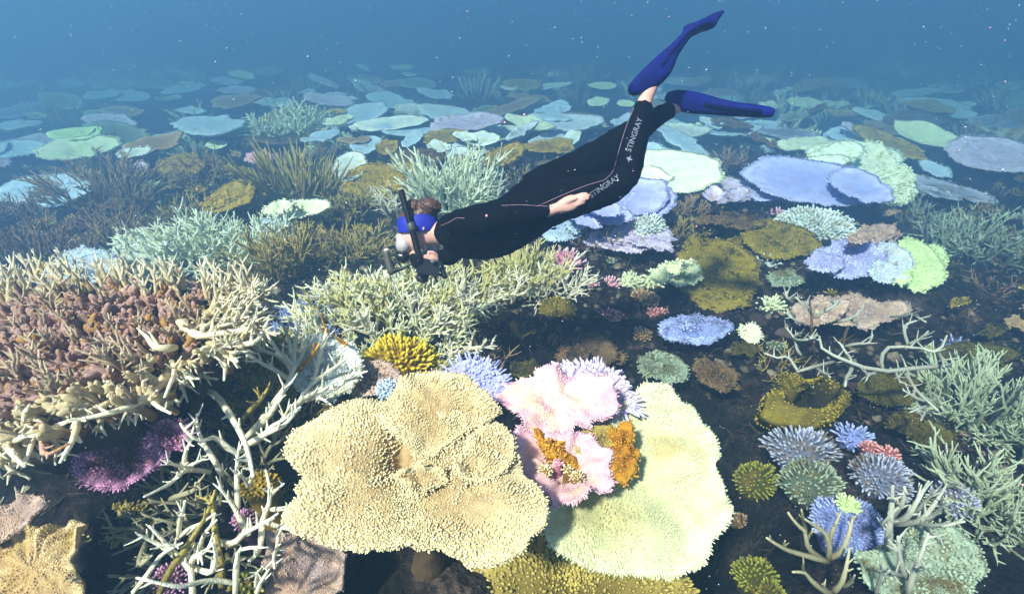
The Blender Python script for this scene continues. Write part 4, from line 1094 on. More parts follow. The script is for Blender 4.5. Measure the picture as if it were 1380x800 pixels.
CL = [
    ('white dense bush coral below the periwinkle table', (1102, 300), 48, 'white', dict(h=.1, tall=.7, fl=8, sp=5.2, fat=.4)),
    ('grey brown bush coral left above the white dense bush', (1055, 272), 23, 'greybrown', dict(tall=.8, fl=9, sp=6)),
    ('tiny pale bush coral beside the grey brown one', (1050, 286), 13, 'pink', dict(tall=.7, fl=6, sp=5)),
    ('spiky white tuft coral right of the big olive plate', (1032, 351), 24, 'white', dict(tall=.5, fl=9, sp=6.5, fat=.24)),
    ('olive mossy bush coral left of the spiky white tuft', (1010, 330), 30, 'olive', dict(tall=.6, fl=5, sp=5)),
    ('white bushy coral on the lavender stack near the diver hand', (873, 300), 27, 'white', dict(h=.22, tall=.62, fl=7, sp=5)),
    ('pale yellow frilly bush coral below the olive plate', (1040, 410), 20, 'palegreen', dict(tall=.8, fl=9, sp=6)),
    ('white double bush coral, left half, under the lower fin', (1012, 199), 21, 'white', dict(tall=.7, fl=5, sp=4.5)),
    ('white double bush coral, right half, under the lower fin', (1044, 201), 22, 'bluewhite', dict(tall=.6, fl=5, sp=4.5)),
    ('yellowish spiky bush coral right of the white double bush', (1088, 188), 30, 'palegreen', dict(tall=.6, fl=11, sp=7, fat=.24)),
    ('yellowish spiky bush coral below the lower fin heel', (943, 175), 19, 'palegreen', dict(tall=.8, fl=9, sp=6)),
    ('pale bush coral on the rear edge of the bright cream table', (912, 208), 24, 'palegreen', dict(tall=.6, fl=6, sp=5)),
    ('brownish bush coral right of the yellowish spiky one below the fin heel', (968, 182), 20, 'greybrown', dict(tall=.7, fl=6, sp=5)),
    ('cream round bush coral above the diver calf', (808, 171), 13, 'palegreen', dict(tall=.8, fl=4, sp=4)),
    ('small white cap coral on the mint table', (1095, 222), 11, 'white', dict(h=.3, tall=.7, fl=3, sp=4)),
    ('pinkish bush coral, left one on the rubble ridge', (798, 382), 11, 'pink', dict(tall=.8, fl=5, sp=5)),
    ('pinkish cream bush coral, second on the rubble ridge', (823, 381), 15, 'pink', dict(tall=.8, fl=6, sp=5)),
    ('cream bush coral in the middle of the rubble ridge', (852, 376), 17, 'palegreen', dict(h=.05, tall=.9, fl=7, sp=5.5)),
    ('pale yellow bush coral beside the cabbage coral', (880, 376), 16, 'palegreen', dict(h=.05, tall=.8, fl=7, sp=6)),
    ('dusky pink rubble coral below the ridge', (823, 423), 18, 'rose', dict(tall=.5, fl=5, sp=6, jitter=.7)),
    ('dusky pink knob coral below the cabbage coral', (885, 420), 17, 'rose', dict(tall=.6, fl=5, sp=6, jitter=.7)),
    ('brown knob coral between the rubble ridge and the olive plate', (868, 400), 22, 'greybrown', dict(tall=.5, fl=6, sp=6, jitter=.6)),
    ('blue tuft coral on the dark right slope above the mint staghorn', (1289, 464), 22, 'blue', dict(tall=.5, fl=8, sp=6, fat=.25)),
    ('lilac white finger coral cushion below the olive ring', (1085, 601), 49, 'steel', dict(h=.1, tall=.55, fl=12, sp=7.5, fat=.28)),
    ('blue finger coral cushion right of the lilac white one', (1152, 584), 26, 'blue', dict(h=.05, tall=.7, fl=10, sp=6.5, fat=.27)),
    ('coral pink knobbly cluster, left of the two', (1176, 602), 14, 'rose', dict(h=.1, tall=.7, fl=5, sp=5.5)),
    ('coral pink knobbly cluster, right of the two', (1199, 609), 15, 'rose', dict(h=.1, tall=.6, fl=5, sp=5.5)),
    ('blue lilac finger coral cushion beside the right staghorn', (1192, 636), 44, 'steel', dict(h=.1, tall=.55, fl=10, sp=6.5, fat=.28)),
    ('grey green finger coral cushion, centre of the lower right slope', (1099, 645), 44, 'greygreen', dict(h=.1, tall=.6, fl=9, sp=7, fat=.27)),
    ('olive green finger coral cushion beside the pale green table', (1025, 642), 30, 'olivegreen', dict(h=.1, tall=.95, fl=7, sp=6, fat=.3)),
    ('bright blue frilled finger coral near the lower right', (1152, 703), 47, 'blue', dict(h=.12, tall=.5, fl=7, sp=6, fat=.3)),
    ('small lime coral tuft on the bright blue one', (1143, 677), 16, 'green', dict(h=.2, tall=.6, fl=6, sp=6)),
    ('blue and brown bush coral behind the spiny staghorn at right', (1293, 668), 26, 'steel', dict(h=.05, tall=1.0, fl=7, sp=6.5)),
    ('olive green bush coral, lower one near the bottom edge', (1020, 772), 29, 'olivegreen', dict(h=.1, tall=.9, fl=7, sp=6)),
    ('second olive green lobe touching the lower olive bush', (1042, 797), 20, 'olivegreen', dict(h=.1, tall=.9, fl=7, sp=6)),
    ('dim brown knob coral just right of the pale green table', (1000, 700), 15, 'greybrown', dict(tall=.8, fl=4, sp=6, jitter=.6)),
    ('yellow green tuft coral in the thicket at left', (234, 304), 16, 'olivegreen', dict(tall=.5, fl=6, sp=5)),
    ('pale tuft coral amid the brown thicket at far left', (203, 248), 16, 'palegreen', dict(tall=.8, fl=7, sp=5)),
]
for lab, c, hw, key, kw in CL:
    clump(lab, c, hw, key, **kw)

# cabbage coral: overlapping upright leaves
root = thing('cabbage_coral', 'pale green cabbage coral with curled leaves left of the olive plate', 'coral', at_h(912, 385, 0))
for i, (c, rw, rh, tl) in enumerate((((915, 376), 27, 15, (0, .2)), ((903, 367), 16, 9, (.3, .5)), ((925, 366), 15, 8, (-.4, .5)), ((893, 378), 13, 9, (.5, .2)))):
    plate(root, c, hw=rw, hh=rh, h=.16 + .03 * i, tilt=tl, dish=.07, amp=.035, seed=90 + i, mat=M('palegreen'), nub=(4.6, 2.5), name='leaf', edge=.12, under=.4)

# olive ring-shaped table on the dark slope
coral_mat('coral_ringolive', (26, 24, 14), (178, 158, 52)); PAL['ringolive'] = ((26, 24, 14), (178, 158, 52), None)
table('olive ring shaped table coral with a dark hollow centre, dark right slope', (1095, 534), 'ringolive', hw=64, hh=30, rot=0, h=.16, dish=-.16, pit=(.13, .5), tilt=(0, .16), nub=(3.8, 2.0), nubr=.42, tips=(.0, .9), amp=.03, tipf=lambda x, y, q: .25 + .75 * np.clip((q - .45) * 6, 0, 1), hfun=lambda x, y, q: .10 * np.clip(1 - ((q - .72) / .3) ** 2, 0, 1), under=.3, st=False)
clump('small olive knob on the rear rim of the olive ring', (1068, 512), 17, 'olive', h=.28, tall=.6, fl=3, sp=5)
table('dark olive table coral behind the olive ring', (1196, 528), 'olivedark', hw=42, hh=20, h=.1, nub=(4.6, 2.6))
table('dark olive table coral under the blue tuft at right', (1312, 480), 'olivedark', hw=54, hh=14, h=.12, nub=(4.6, 2.6))
table('dim speckled tan shelf coral left of the mint staghorn at right', (1240, 583), 'olivedark', hw=46, hh=15, rot=-16, h=.08, nub=(5, 5), tips=(.2, 1))
table('grey white table coral under the forked staghorn, lower right', (1250, 765), 'greygreen', z=.16, rim=[(1140, 755), (1150, 744), (1180, 742), (1215, 738), (1240, 712), (1265, 710), (1295, 720), (1312, 745), (1318, 768), (1308, 790), (1280, 806), (1230, 812), (1180, 805), (1150, 780)], tilt=(0, .2), nub=(5, 4), tips=(.55, 1), amp=.03)

# ================================================================== staghorns of the right side
poly_stag('long bare grey staghorn branching across the dark right slope', [
    ([(1280, 492), (1258, 494), (1220, 497), (1183, 500), (1149, 489), (1129, 481), (1109, 471), (1104, 453)], {'r': 3.15}),
    ([(1125, 487), (1116, 489), (1095, 494), (1075, 500), (1062, 479), (1052, 483), (1031, 476)], {'r': 2.55}), ([(1095, 493), (1107, 500), (1119, 508)], {'r': 2.10}),
    ([(1149, 488), (1143, 479), (1131, 461)], {'r': 2.40}), ([(1149, 490), (1146, 501), (1141, 508), (1139, 520)], {'r': 3.00}),
    ([(1190, 498), (1188, 481), (1200, 467), (1237, 469), (1264, 473), (1276, 452)], {'r': 2.70}), ([(1224, 466), (1219, 440), (1241, 430)], {'r': 2.25}),
    ([(1226, 463), (1240, 456), (1251, 446)], {'r': 2.10}), ([(1217, 498), (1226, 512), (1237, 528), (1264, 553)], {'r': 2.70}), ([(1254, 542), (1237, 537), (1217, 525)], {'r': 2.25}),
    ([(1251, 546), (1240, 550), (1227, 555)], {'r': 2.25}), ([(1244, 548), (1246, 556), (1241, 566)], {'r': 1.95}), ([(1139, 466), (1155, 463), (1170, 462), (1176, 451)], {'r': 2.25}),
    ([(1130, 433), (1140, 431), (1153, 425), (1165, 412)], {'r': 2.40}), ([(1146, 430), (1152, 434), (1160, 437)], {'r': 1.95}), ([(1143, 440), (1138, 454), (1136, 470)], {'r': 2.25, 'key': 'stem'}),
    ([(1069, 455), (1076, 458), (1089, 457), (1102, 451)], {'r': 2.25}), ([(1069, 458), (1072, 452), (1079, 448)], {'r': 1.80}), ([(1080, 479), (1074, 470), (1070, 455), (1058, 440)], {'r': 1.95}),
    ([(1080, 436), (1070, 430), (1062, 423)], {'r': 1.95}), ([(1099, 428), (1089, 417), (1080, 408), (1072, 400)], {'r': 2.25}), ([(1099, 428), (1110, 420), (1119, 415), (1133, 405)], {'r': 2.40}),
    ([(1119, 415), (1124, 410), (1118, 404)], {'r': 1.80}), ([(1098, 475), (1094, 455), (1094, 430), (1091, 405)], {'r': 2.25, 'key': 'stem'}), ([(1072, 402), (1062, 403), (1058, 392)], {'r': 2.10}),
    ([(1183, 500), (1171, 505), (1168, 511)], {'r': 1.95}), ([(1206, 498), (1210, 508), (1213, 515)], {'r': 1.95}), ([(1170, 497), (1168, 506), (1166, 500)], {'r': 1.95}),
    ([(1264, 474), (1270, 485), (1272, 494)], {'r': 2.25}), ([(1210, 430), (1228, 424), (1248, 434)], {'r': 1.95}),
    ([(1200, 427), (1212, 425), (1221, 423)], {'r': 1.80}),
], 'staggrey', r=3, zr=(.28, .36), seed=29, tines=5, tlen=13, root_at=(1270, 500), sides=7, taper=.5)
stag('dense mint grey staghorn at the right edge', (1330, 575), 66, 'mint_dimlit', L=92, n=70, kind='spiky', h=0, lean=74, ell=.9, bias=(-.12, 0))
stag('spiny thin mint grey staghorn below the dense one at the right edge', (1340, 690), 52, 'mint_dimlit', L=82, n=55, kind='open', h=.05, lean=75, bias=(-.15, -.1))
stag('dim grey staghorn bushes in the blue right distance', (1322, 345), 46, 'greygreen', L=60, n=32, kind='open', h=0, lean=60)
stag('dim grey staghorn, small one left of the right distance bushes', (1278, 335), 18, 'greygreen', L=44, n=10, kind='open', h=0, lean=60)
poly_stag('thick forked grey green staghorn over the grey white table, lower right', [
    ([(1197, 740), (1198, 720), (1200, 699), (1202, 675), (1203, 654)], {'r': 5.25}), ([(1199, 700), (1206, 690), (1217, 675), (1219, 655)], {'r': 4.59}), ([(1200, 704), (1220, 698), (1234, 678), (1252, 648)], {'r': 4.59}),
    ([(1205, 706), (1228, 704), (1244, 698), (1258, 680), (1271, 661)], {'r': 4.26}), ([(1244, 702), (1254, 696), (1266, 686), (1278, 675)], {'r': 3.94}), ([(1214, 704), (1236, 704), (1262, 708), (1300, 702)], {'r': 3.94}),
    ([(1246, 710), (1258, 722), (1273, 737)], {'r': 2.62}), ([(1222, 778), (1216, 765), (1212, 745), (1210, 722)], {'r': 4.59}), ([(1224, 800), (1230, 775), (1240, 750), (1251, 718)], {'r': 3.94}),
    ([(1216, 775), (1206, 772), (1198, 768)], {'r': 3.28}), ([(1226, 775), (1236, 768), (1248, 764)], {'r': 3.28}), ([(1180, 800), (1186, 780), (1190, 760)], {'r': 2.95}), ([(1217, 680), (1208, 676), (1198, 670)], {'r': 3.28}),
    ([(1196, 708), (1188, 706), (1192, 712)], {'r': 3.28}), ([(1226, 700), (1236, 688), (1250, 672), (1262, 660)], {'r': 3.28}),
], 'staggrey', r=6, zr=(.22, .46), seed=37, tines=6, tlen=16, root_at=(1205, 745))
poly_stag('dark brown staghorn with pale tips left of the grey white table', [
    ([(1116, 756), (1104, 753), (1085, 748), (1062, 741), (1050, 735), (1033, 724)], {'r': 4.26}), ([(1112, 754), (1096, 745), (1087, 732), (1085, 716), (1072, 704), (1062, 690)], {'r': 3.94}),
    ([(1086, 718), (1083, 702), (1080, 686)], {'r': 3.28}), ([(1116, 753), (1118, 736), (1112, 718), (1098, 708), (1085, 699)], {'r': 3.94}), ([(1118, 752), (1134, 742), (1143, 722), (1150, 695)], {'r': 4.26}),
    ([(1117, 740), (1121, 718), (1133, 690)], {'r': 3.61}), ([(1086, 738), (1088, 726), (1095, 714)], {'r': 2.95}), ([(1122, 800), (1108, 794), (1092, 780), (1084, 771), (1068, 770)], {'r': 3.94}),
    ([(1084, 772), (1082, 764), (1083, 756)], {'r': 2.62}), ([(1122, 798), (1134, 785), (1140, 765), (1145, 738)], {'r': 3.94}), ([(1136, 790), (1146, 784), (1152, 774)], {'r': 2.95}),
    ([(1118, 800), (1110, 790), (1108, 786)], {'r': 2.62}), ([(1062, 742), (1056, 736), (1058, 728)], {'r': 2.62}),
], 'stagdull', r=5.5, zr=(.12, .32), seed=43, tines=2, tlen=10, root_at=(1118, 770))

FILL = [
    ('brown staghorn filler between the far left tables', (120, 232), 34, 'greybrown', 26, 16), ('brown staghorn tuft below the long white blue table', (40, 290), 46, 'greybrown', 34, 22),
    ('dark brown staghorn left of the pale frilled table', (150, 335), 40, 'greybrown', 34, 22), ('olive staghorn tuft above the pale beige green table', (430, 262), 34, 'olivestag', 36, 20),
    ('olive brown staghorn between the mint thicket and the mustard table', (255, 300), 34, 'olivestag', 40, 20), ('brown staghorn tuft right of the white cluster', (700, 225), 40, 'greybrown', 26, 18),
    ('olive staghorn tuft under the broad olive brown table', (470, 285), 34, 'olivestag', 36, 20), ('brown staghorn tuft left above the broad olive table', (430, 215), 30, 'greybrown', 24, 16),
    ('grey staghorn tuft between bright cream and periwinkle tables', (990, 225), 26, 'greybrown', 24, 14), ('brown staghorn tuft below the bright cream table', (925, 290), 30, 'greybrown', 30, 18),
    ('olive staghorn tuft right of the lavender stack', (925, 318), 24, 'olivestag', 28, 16), ('pale staghorn tuft beyond the diver knees', (760, 175), 26, 'greybrown', 22, 14),
    ('brown staghorn tuft under the mint table flank', (1240, 300), 40, 'greygreen', 34, 18), ('greenish staghorn tuft beyond the lower fin', (1120, 160), 30, 'palegreen', 20, 14),
    ('dark staghorn tuft right of the crescent table', (1310, 190), 30, 'greybrown', 24, 14), ('brown staghorn tuft left of the lavender lobed table', (800, 335), 30, 'mauve', 34, 14),
    ('olive staghorn tuft in front of the olive brown finger clump', (400, 305), 34, 'olivestag', 34, 20), ('brown staghorn tuft beside the hazy pale green cushion', (500, 215), 24, 'greybrown', 22, 14),
]
for lab, c, hw, key, L_, n_ in FILL:
    stag(lab, c, hw, key, L=L_, n=n_, kind='open', h=0, lean=62, ell=.8)

ANCHORS = [(c[0], c[1], lab) for lab, c, *_ in TL + CL + FILL if len(lab.split()) <= 10]
ANCHORS += [(910, 150, 'lower blue fin'), (700, 300, 'diver'), (290, 340, 'pale mint staghorn thicket'), (1150, 475, 'long bare grey staghorn'), (965, 372, 'big olive plate coral')]
SEEN_LABELS = set()
def placed_label(prefix, u, v):
    '''A label that says where a small colony stands: beside, behind or in front of the nearest described one.'''
    for rank in range(1, 60):
        for a in sorted(ANCHORS, key=lambda a: math.hypot(a[0] - u, (a[1] - v) * 2.2))[rank - 1:rank]:
            du, dv = u - a[0], (v - a[1]) * 2.2
            word = ('left of' if du < 0 else 'right of') if abs(du) > abs(dv) else ('behind' if dv < 0 else 'in front of')
            t = prefix + ' ' + word + ' the ' + a[2]
            if len(t.split()) <= 16 and t not in SEEN_LABELS:
                SEEN_LABELS.add(t); return t
    return prefix
CNAME = {'greybrown': 'brown', 'mauve': 'dark brown', 'olivestag': 'olive', 'brown': 'brown', 'olive': 'olive', 'greygreen': 'grey green', 'lilac': 'lilac', 'olivedark': 'dark olive', 'steel': 'grey blue',
         'white': 'white', 'skyblue': 'pale blue', 'bluewhite': 'bluish white', 'mustard': 'yellowish', 'mint': 'pale green', 'palegreen': 'pale green'}
rng = np.random.default_rng(88)
spots = [(c[0], c[1], hw, hh) for _, c, hw, hh, *_ in TL] + [(c[0], c[1], hw, hw * .7) for _, c, hw, *_ in CL] + [(965, 372, 60, 50)]
n_small = 0
for tries in range(1500):
    if n_small >= 130: break
    v = rng.uniform(185, 520); u = rng.uniform(-10, 1390)
    if v > 400 and not (600 < u < 1050 or u > 1250): continue
    if v > 300 and u < 420: continue
    if 420 < u < 790 and 330 < v < 440: continue
    w = rng.uniform(9, 24) * (.6 + (v - 180) / 420)
    if any(abs(u - a) < w + c_ - 4 and abs(v - b) < w * .6 + d_ for a, b, c_, d_ in spots): continue
    spots.append((u, v, w, w * .6)); n_small += 1
    k = n_small % 5
    dark = v > 400
    if k in (0, 3):
        kk_ = ['greybrown', 'mauve', 'olivestag'][int(rng.integers(3))]
        stag(placed_label('small %s staghorn sprig' % CNAME[kk_], u, v), (u, v), w, kk_, L=w * 1.3, n=9, kind='open', joined=True, group='small staghorn sprigs on the reef floor')
    elif k == 1:
        kk_ = ['greybrown', 'brown', 'olive', 'greygreen'][int(rng.integers(4))]
        clump(placed_label('small %s bush coral' % CNAME[kk_], u, v), (u, v), w * .7, kk_, tall=.7, fl=5, sp=5, group='small bush corals on the reef floor')
    else:
        SEED[0] += 1
        kk_ = ['brown', 'greybrown', 'olive', 'lilac', 'olivedark', 'steel'][int(rng.integers(6 if not dark else 5))]
        table(placed_label('small %s plate coral' % CNAME[kk_], u, v), (u, v), kk_, hw=w, hh=w * rng.uniform(.3, .5), rot=rng.normal(0, 15), h=rng.uniform(.05, .18), tilt=(rng.normal(0, .1), .15), nub=(3.8, 1.8), amp=.04, edge=.14, group='small plate corals on the reef floor')

# ================================================================== hazy distance
rng = np.random.default_rng(1234)
far_keys = ['white', 'skyblue', 'bluewhite', 'mustard', 'greybrown', 'lilac', 'mint', 'steel', 'brown', 'greygreen']
taken = [(c[0], c[1], hw) for _, c, hw, *_ in TL]
n_far = 0
for tries in range(2500):
    if n_far >= 150: break
    u, v = rng.uniform(-40, 1420), 92 + 105 * rng.random() ** 1.1
    w = rng.uniform(14, 46) * (.45 + (v - 80) / 130)
    if any(abs(u - a) < (w + b) * .5 and abs(v - b_) < 5 for a, b_, b in taken): continue
    taken.append((u, v, w)); n_far += 1
    key = far_keys[int(rng.integers(len(far_keys)))]
    SEED[0] += 1
    p = at_h(u, v, .2)
    root = thing('table_coral', placed_label('faint %s table coral' % CNAME[key], u, v), 'coral', p, 'faint hazy table corals on the distant reef')
    plate(root, (u, v), hw=w, hh=w * rng.uniform(.14, .3), rot=rng.normal(0, 12), h=rng.uniform(.12, .4), tilt=(rng.normal(0, .06), rng.uniform(.02, .16)), dish=rng.uniform(-.02, .12), amp=.05, seed=SEED[0], edge=.2, mat=M(key), nub=None, Na=30, Mr=7, tips=(.2, 1), th=.04)
    if v > 150: stalk(root, p - np.array([0, 0, .05]), .3, seed=SEED[0])
for i in range(120):
    u, v = rng.uniform(-20, 1400), rng.uniform(96, 215)
    if 560 < u < 1050 and 150 < v: continue
    key = ['greybrown', 'olivestag', 'mint', 'palegreen'][i % 4]
    stag(placed_label('faint %s staghorn bush' % CNAME[key], u, v), (u, v), rng.uniform(16, 34), key, L=rng.uniform(14, 26), n=16, kind='spiky', joined=True, group='faint hazy staghorn bushes on the distant reef')

# ================================================================== diver
DD = 2.45
PXM = DD / FPX
def dp(u, v, d=0.0):
    return at_d(np.array(float(u)), np.array(float(v)), DD + d)

def plain(name, col, rough=.6, spec=.3, noise=0.0, nscale=40, bump=0, bscale=300):
    if name in MATS: return MATS[name]
    m = bpy.data.materials.new(name); m.use_nodes = True
    t = m.node_tree; b = t.nodes['Principled BSDF']
    b.inputs['Base Color'].default_value = (*lin(col), 1)
    b.inputs['Roughness'].default_value = rough
    b.inputs['Specular IOR Level'].default_value = spec
    co = t.nodes.new('ShaderNodeTexCoord')
    if noise:
        n = t.nodes.new('ShaderNodeTexNoise'); n.inputs['Scale'].default_value = nscale; n.inputs['Detail'].default_value = 5
        t.links.new(co.outputs['Object'], n.inputs['Vector'])
        mr = t.nodes.new('ShaderNodeMapRange'); mr.inputs['From Min'].default_value = .3; mr.inputs['From Max'].default_value = .7
        mr.inputs['To Min'].default_value = 1 - noise; mr.inputs['To Max'].default_value = 1 + noise
        t.links.new(n.outputs['Fac'], mr.inputs['Value'])
        mx = t.nodes.new('ShaderNodeMix'); mx.data_type = 'RGBA'; mx.blend_type = 'MULTIPLY'; mx.inputs['Factor'].default_value = 1
        mx.inputs['A'].default_value = (*lin(col), 1)
        t.links.new(mr.outputs['Result'], mx.inputs['B']); t.links.new(mx.outputs['Result'], b.inputs['Base Color'])
    if bump:
        n = t.nodes.new('ShaderNodeTexNoise'); n.inputs['Scale'].default_value = bscale; n.inputs['Detail'].default_value = 3
        t.links.new(co.outputs['Object'], n.inputs['Vector'])
        bp = t.nodes.new('ShaderNodeBump'); bp.inputs['Strength'].default_value = bump; bp.inputs['Distance'].default_value = .004
        t.links.new(n.outputs['Fac'], bp.inputs['Height']); t.links.new(bp.outputs[0], b.inputs['Normal'])
    MATS[name] = m
    return m

def loft(ctrl, n=24, ns=20, grow=0.0, box=1.0):
    """ctrl rows: u, v, half width in pixels (in the picture plane), half depth in metres, depth offset in metres."""
    c = np.array([list(r) + [0] * (5 - len(r)) for r in ctrl], float)
    c = catmull(c, n)
    P = np.array([dp(r[0], r[1], r[4]) for r in c])
    ra = np.maximum(c[:, 2] * PXM + grow, .002); rb = np.maximum(c[:, 3] + grow, .002)
    T = np.gradient(P, axis=0); T = unit(T)
    Vw = unit(P - CAM)
    A = unit(np.cross(T, Vw)); B = unit(np.cross(A, T))
    # rounded caps
    P = np.concatenate([[P[0] - T[0] * ra[0] * .55], P, [P[-1] + T[-1] * ra[-1] * .55]])
    A = np.concatenate([A[:1], A, A[-1:]]); B = np.concatenate([B[:1], B, B[-1:]])
    ra = np.concatenate([[ra[0] * .55], ra, [ra[-1] * .55]]); rb = np.concatenate([[rb[0] * .55], rb, [rb[-1] * .55]])
    a = np.arange(ns) * 2 * np.pi / ns
    ca, sa = np.cos(a), np.sin(a)
    ca, sa = np.sign(ca) * np.abs(ca) ** box, np.sign(sa) * np.abs(sa) ** box
    ring = P[:, None] + ra[:, None, None] * ca[None, :, None] * A[:, None] + rb[:, None, None] * sa[None, :, None] * B[:, None]
    K = len(P)
    V = np.concatenate([ring.reshape(-1, 3), P[:1], P[-1:]])
    k = np.arange(K - 1)[:, None]; j = np.arange(ns)[None]; j2 = (j + 1) % ns
    Q = np.stack([k * ns + j, k * ns + j2, (k + 1) * ns + j2, (k + 1) * ns + j], -1).reshape(-1, 4)
    jj = np.arange(ns); jn = (jj + 1) % ns
    Tt = np.concatenate([np.stack([jj, np.full(ns, K * ns), jn], 1), np.stack([(K - 1) * ns + jj, (K - 1) * ns + jn, np.full(ns, K * ns + 1)], 1)])
    return V, Q, Tt, np.zeros(len(V))

def ball(u, v, ru, rv, rd, d=0.0, ns=18, tilt=0.0):
    c = dp(u, v, d); f = unit(c - CAM)
    r = unit(np.cross(f, np.array([0, 0, 1.0]))); up_ = np.cross(r, f)
    ca, sa = math.cos(tilt), math.sin(tilt)
    r, up_ = r * ca + up_ * sa, up_ * ca - r * sa
    th = np.linspace(0, np.pi, ns // 2 + 1)[1:-1]; a = np.arange(ns) * 2 * np.pi / ns
    pts = [c + up_ * rv * PXM * math.cos(t) + (r * ru * PXM * np.cos(a)[:, None] + f * rd * np.sin(a)[:, None]) * math.sin(t) for t in th]
    V = np.concatenate(pts + [[c + up_ * rv * PXM], [c - up_ * rv * PXM]])
    K = len(th)
    k = np.arange(K - 1)[:, None]; j = np.arange(ns)[None]; j2 = (j + 1) % ns
    Q = np.stack([k * ns + j, (k + 1) * ns + j, (k + 1) * ns + j2, k * ns + j2], -1).reshape(-1, 4)
    jj = np.arange(ns); jn = (jj + 1) % ns
    Tt = np.concatenate([np.stack([jj, jn, np.full(ns, K * ns)], 1), np.stack([(K - 1) * ns + jj, np.full(ns, K * ns + 1), (K - 1) * ns + jn], 1)])
    return V, Q, Tt, np.zeros(len(V))

def fused(name, geos, voxel, smooth=4, keep=1.0):
    """One continuous skin over several shaped volumes."""
    v, q, t, a = join_geo(geos)
    me = mesh_np(name, v, q, t)
    o = bpy.data.objects.new('tmp', me); COL.objects.link(o)
    r = o.modifiers.new('r', 'REMESH'); r.mode = 'VOXEL'; r.voxel_size = voxel; r.use_smooth_shade = True
    if smooth:
        s = o.modifiers.new('s', 'SMOOTH'); s.factor = .5; s.iterations = smooth
    if keep < 1:
        dc = o.modifiers.new('d', 'DECIMATE'); dc.ratio = keep
    dg = bpy.context.evaluated_depsgraph_get()
    out = bpy.data.meshes.new_from_object(o.evaluated_get(dg))
    bpy.data.objects.remove(o); out.name = name
    out.shade_smooth()
    return out

TORSO = [(594, 313, 17, .085), (604, 312, 26, .13), (620, 314, 33, .165), (645, 313, 37, .165), (672, 308, 38, .15), (694, 297, 36, .14), (714, 282, 38, .145), (730, 270, 36, .15), (745, 262, 30, .14)]
THIGH1 = [(722, 276, 32, .086, -.07), (740, 275, 30, .084, -.09), (770, 267, 25.5, .076, -.10), (805, 258, 23, .068, -.11), (828, 250, 20, .06, -.115), (842, 240, 17.5, .056, -.115)]
SHIN1 = [(842, 242, 16.5, .055, -.115), (848, 228, 16.5, .055, -.115), (851, 208, 18, .058, -.11), (857, 184, 16.8, .053, -.10), (862, 164, 15, .047, -.09), (868, 142, 12.5, .040, -.08)]
THIGH2 = [(722, 262, 32, .086, .08), (745, 247, 29.5, .084, .09), (775, 229, 25, .076, .11), (805, 213, 25, .068, .13), (826, 204, 25, .058, .14)]
SHIN2 = [(822, 202, 24, .058, .14), (840, 187, 20, .058, .14), (862, 173, 18, .055, .14), (884, 159, 14.5, .045, .14), (903, 148, 12, .04, .14)]
ARM1 = [(612, 304, 16, .06, -.13), (632, 302, 16, .056, -.17), (655, 298, 14.5, .052, -.19), (676, 292, 13, .047, -.19), (690, 290, 13, .046, -.19), (712, 287, 12, .043, -.18), (728, 285, 10, .036, -.175), (739, 284, 8, .030, -.17)]
ARM2 = [(610, 322, 14, .055, .06), (612, 336, 13.5, .05, .04), (606, 346, 12, .045, .0), (596, 347, 10.5, .04, -.02), (590, 348, 9, .035, -.03)]

root = thing('person', 'snorkeller in a black wetsuit swimming face down above the coral, one arm along the thigh', 'person', dp(700, 300))
loc = np.array(root.location)
suit = fused('wetsuit', [loft(x) for x in (TORSO, THIGH1, SHIN1, THIGH2, SHIN2, ARM1, ARM2)], .0075, 5)
sc_ = np.empty(len(suit.vertices) * 3); suit.vertices.foreach_get('co', sc_); sc_ = sc_.reshape(-1, 3)
sn_ = np.empty(len(suit.vertices) * 3); suit.vertices.foreach_get('normal', sn_); sn_ = sn_.reshape(-1, 3)
wr = .006 * vn(sc_[:, 0] * 34 + 2 * sc_[:, 1], sc_[:, 2] * 12 + 9 * sc_[:, 1], 2) + .004 * vn(sc_[:, 0] * 60 + sc_[:, 2] * 40, sc_[:, 2] * 22 + sc_[:, 1] * 15, 7)
suit.vertices.foreach_set('co', (sc_ + sn_ * wr[:, None]).ravel().astype(np.float32)); suit.update()
suit.transform(Matrix.Translation(Vector(-loc)))
suitm = plain('neoprene', (3, 4, 9), .85, .06, noise=.5, nscale=9, bump=.35, bscale=90)
obj('wetsuit', suit, suitm, root)
g = -.007
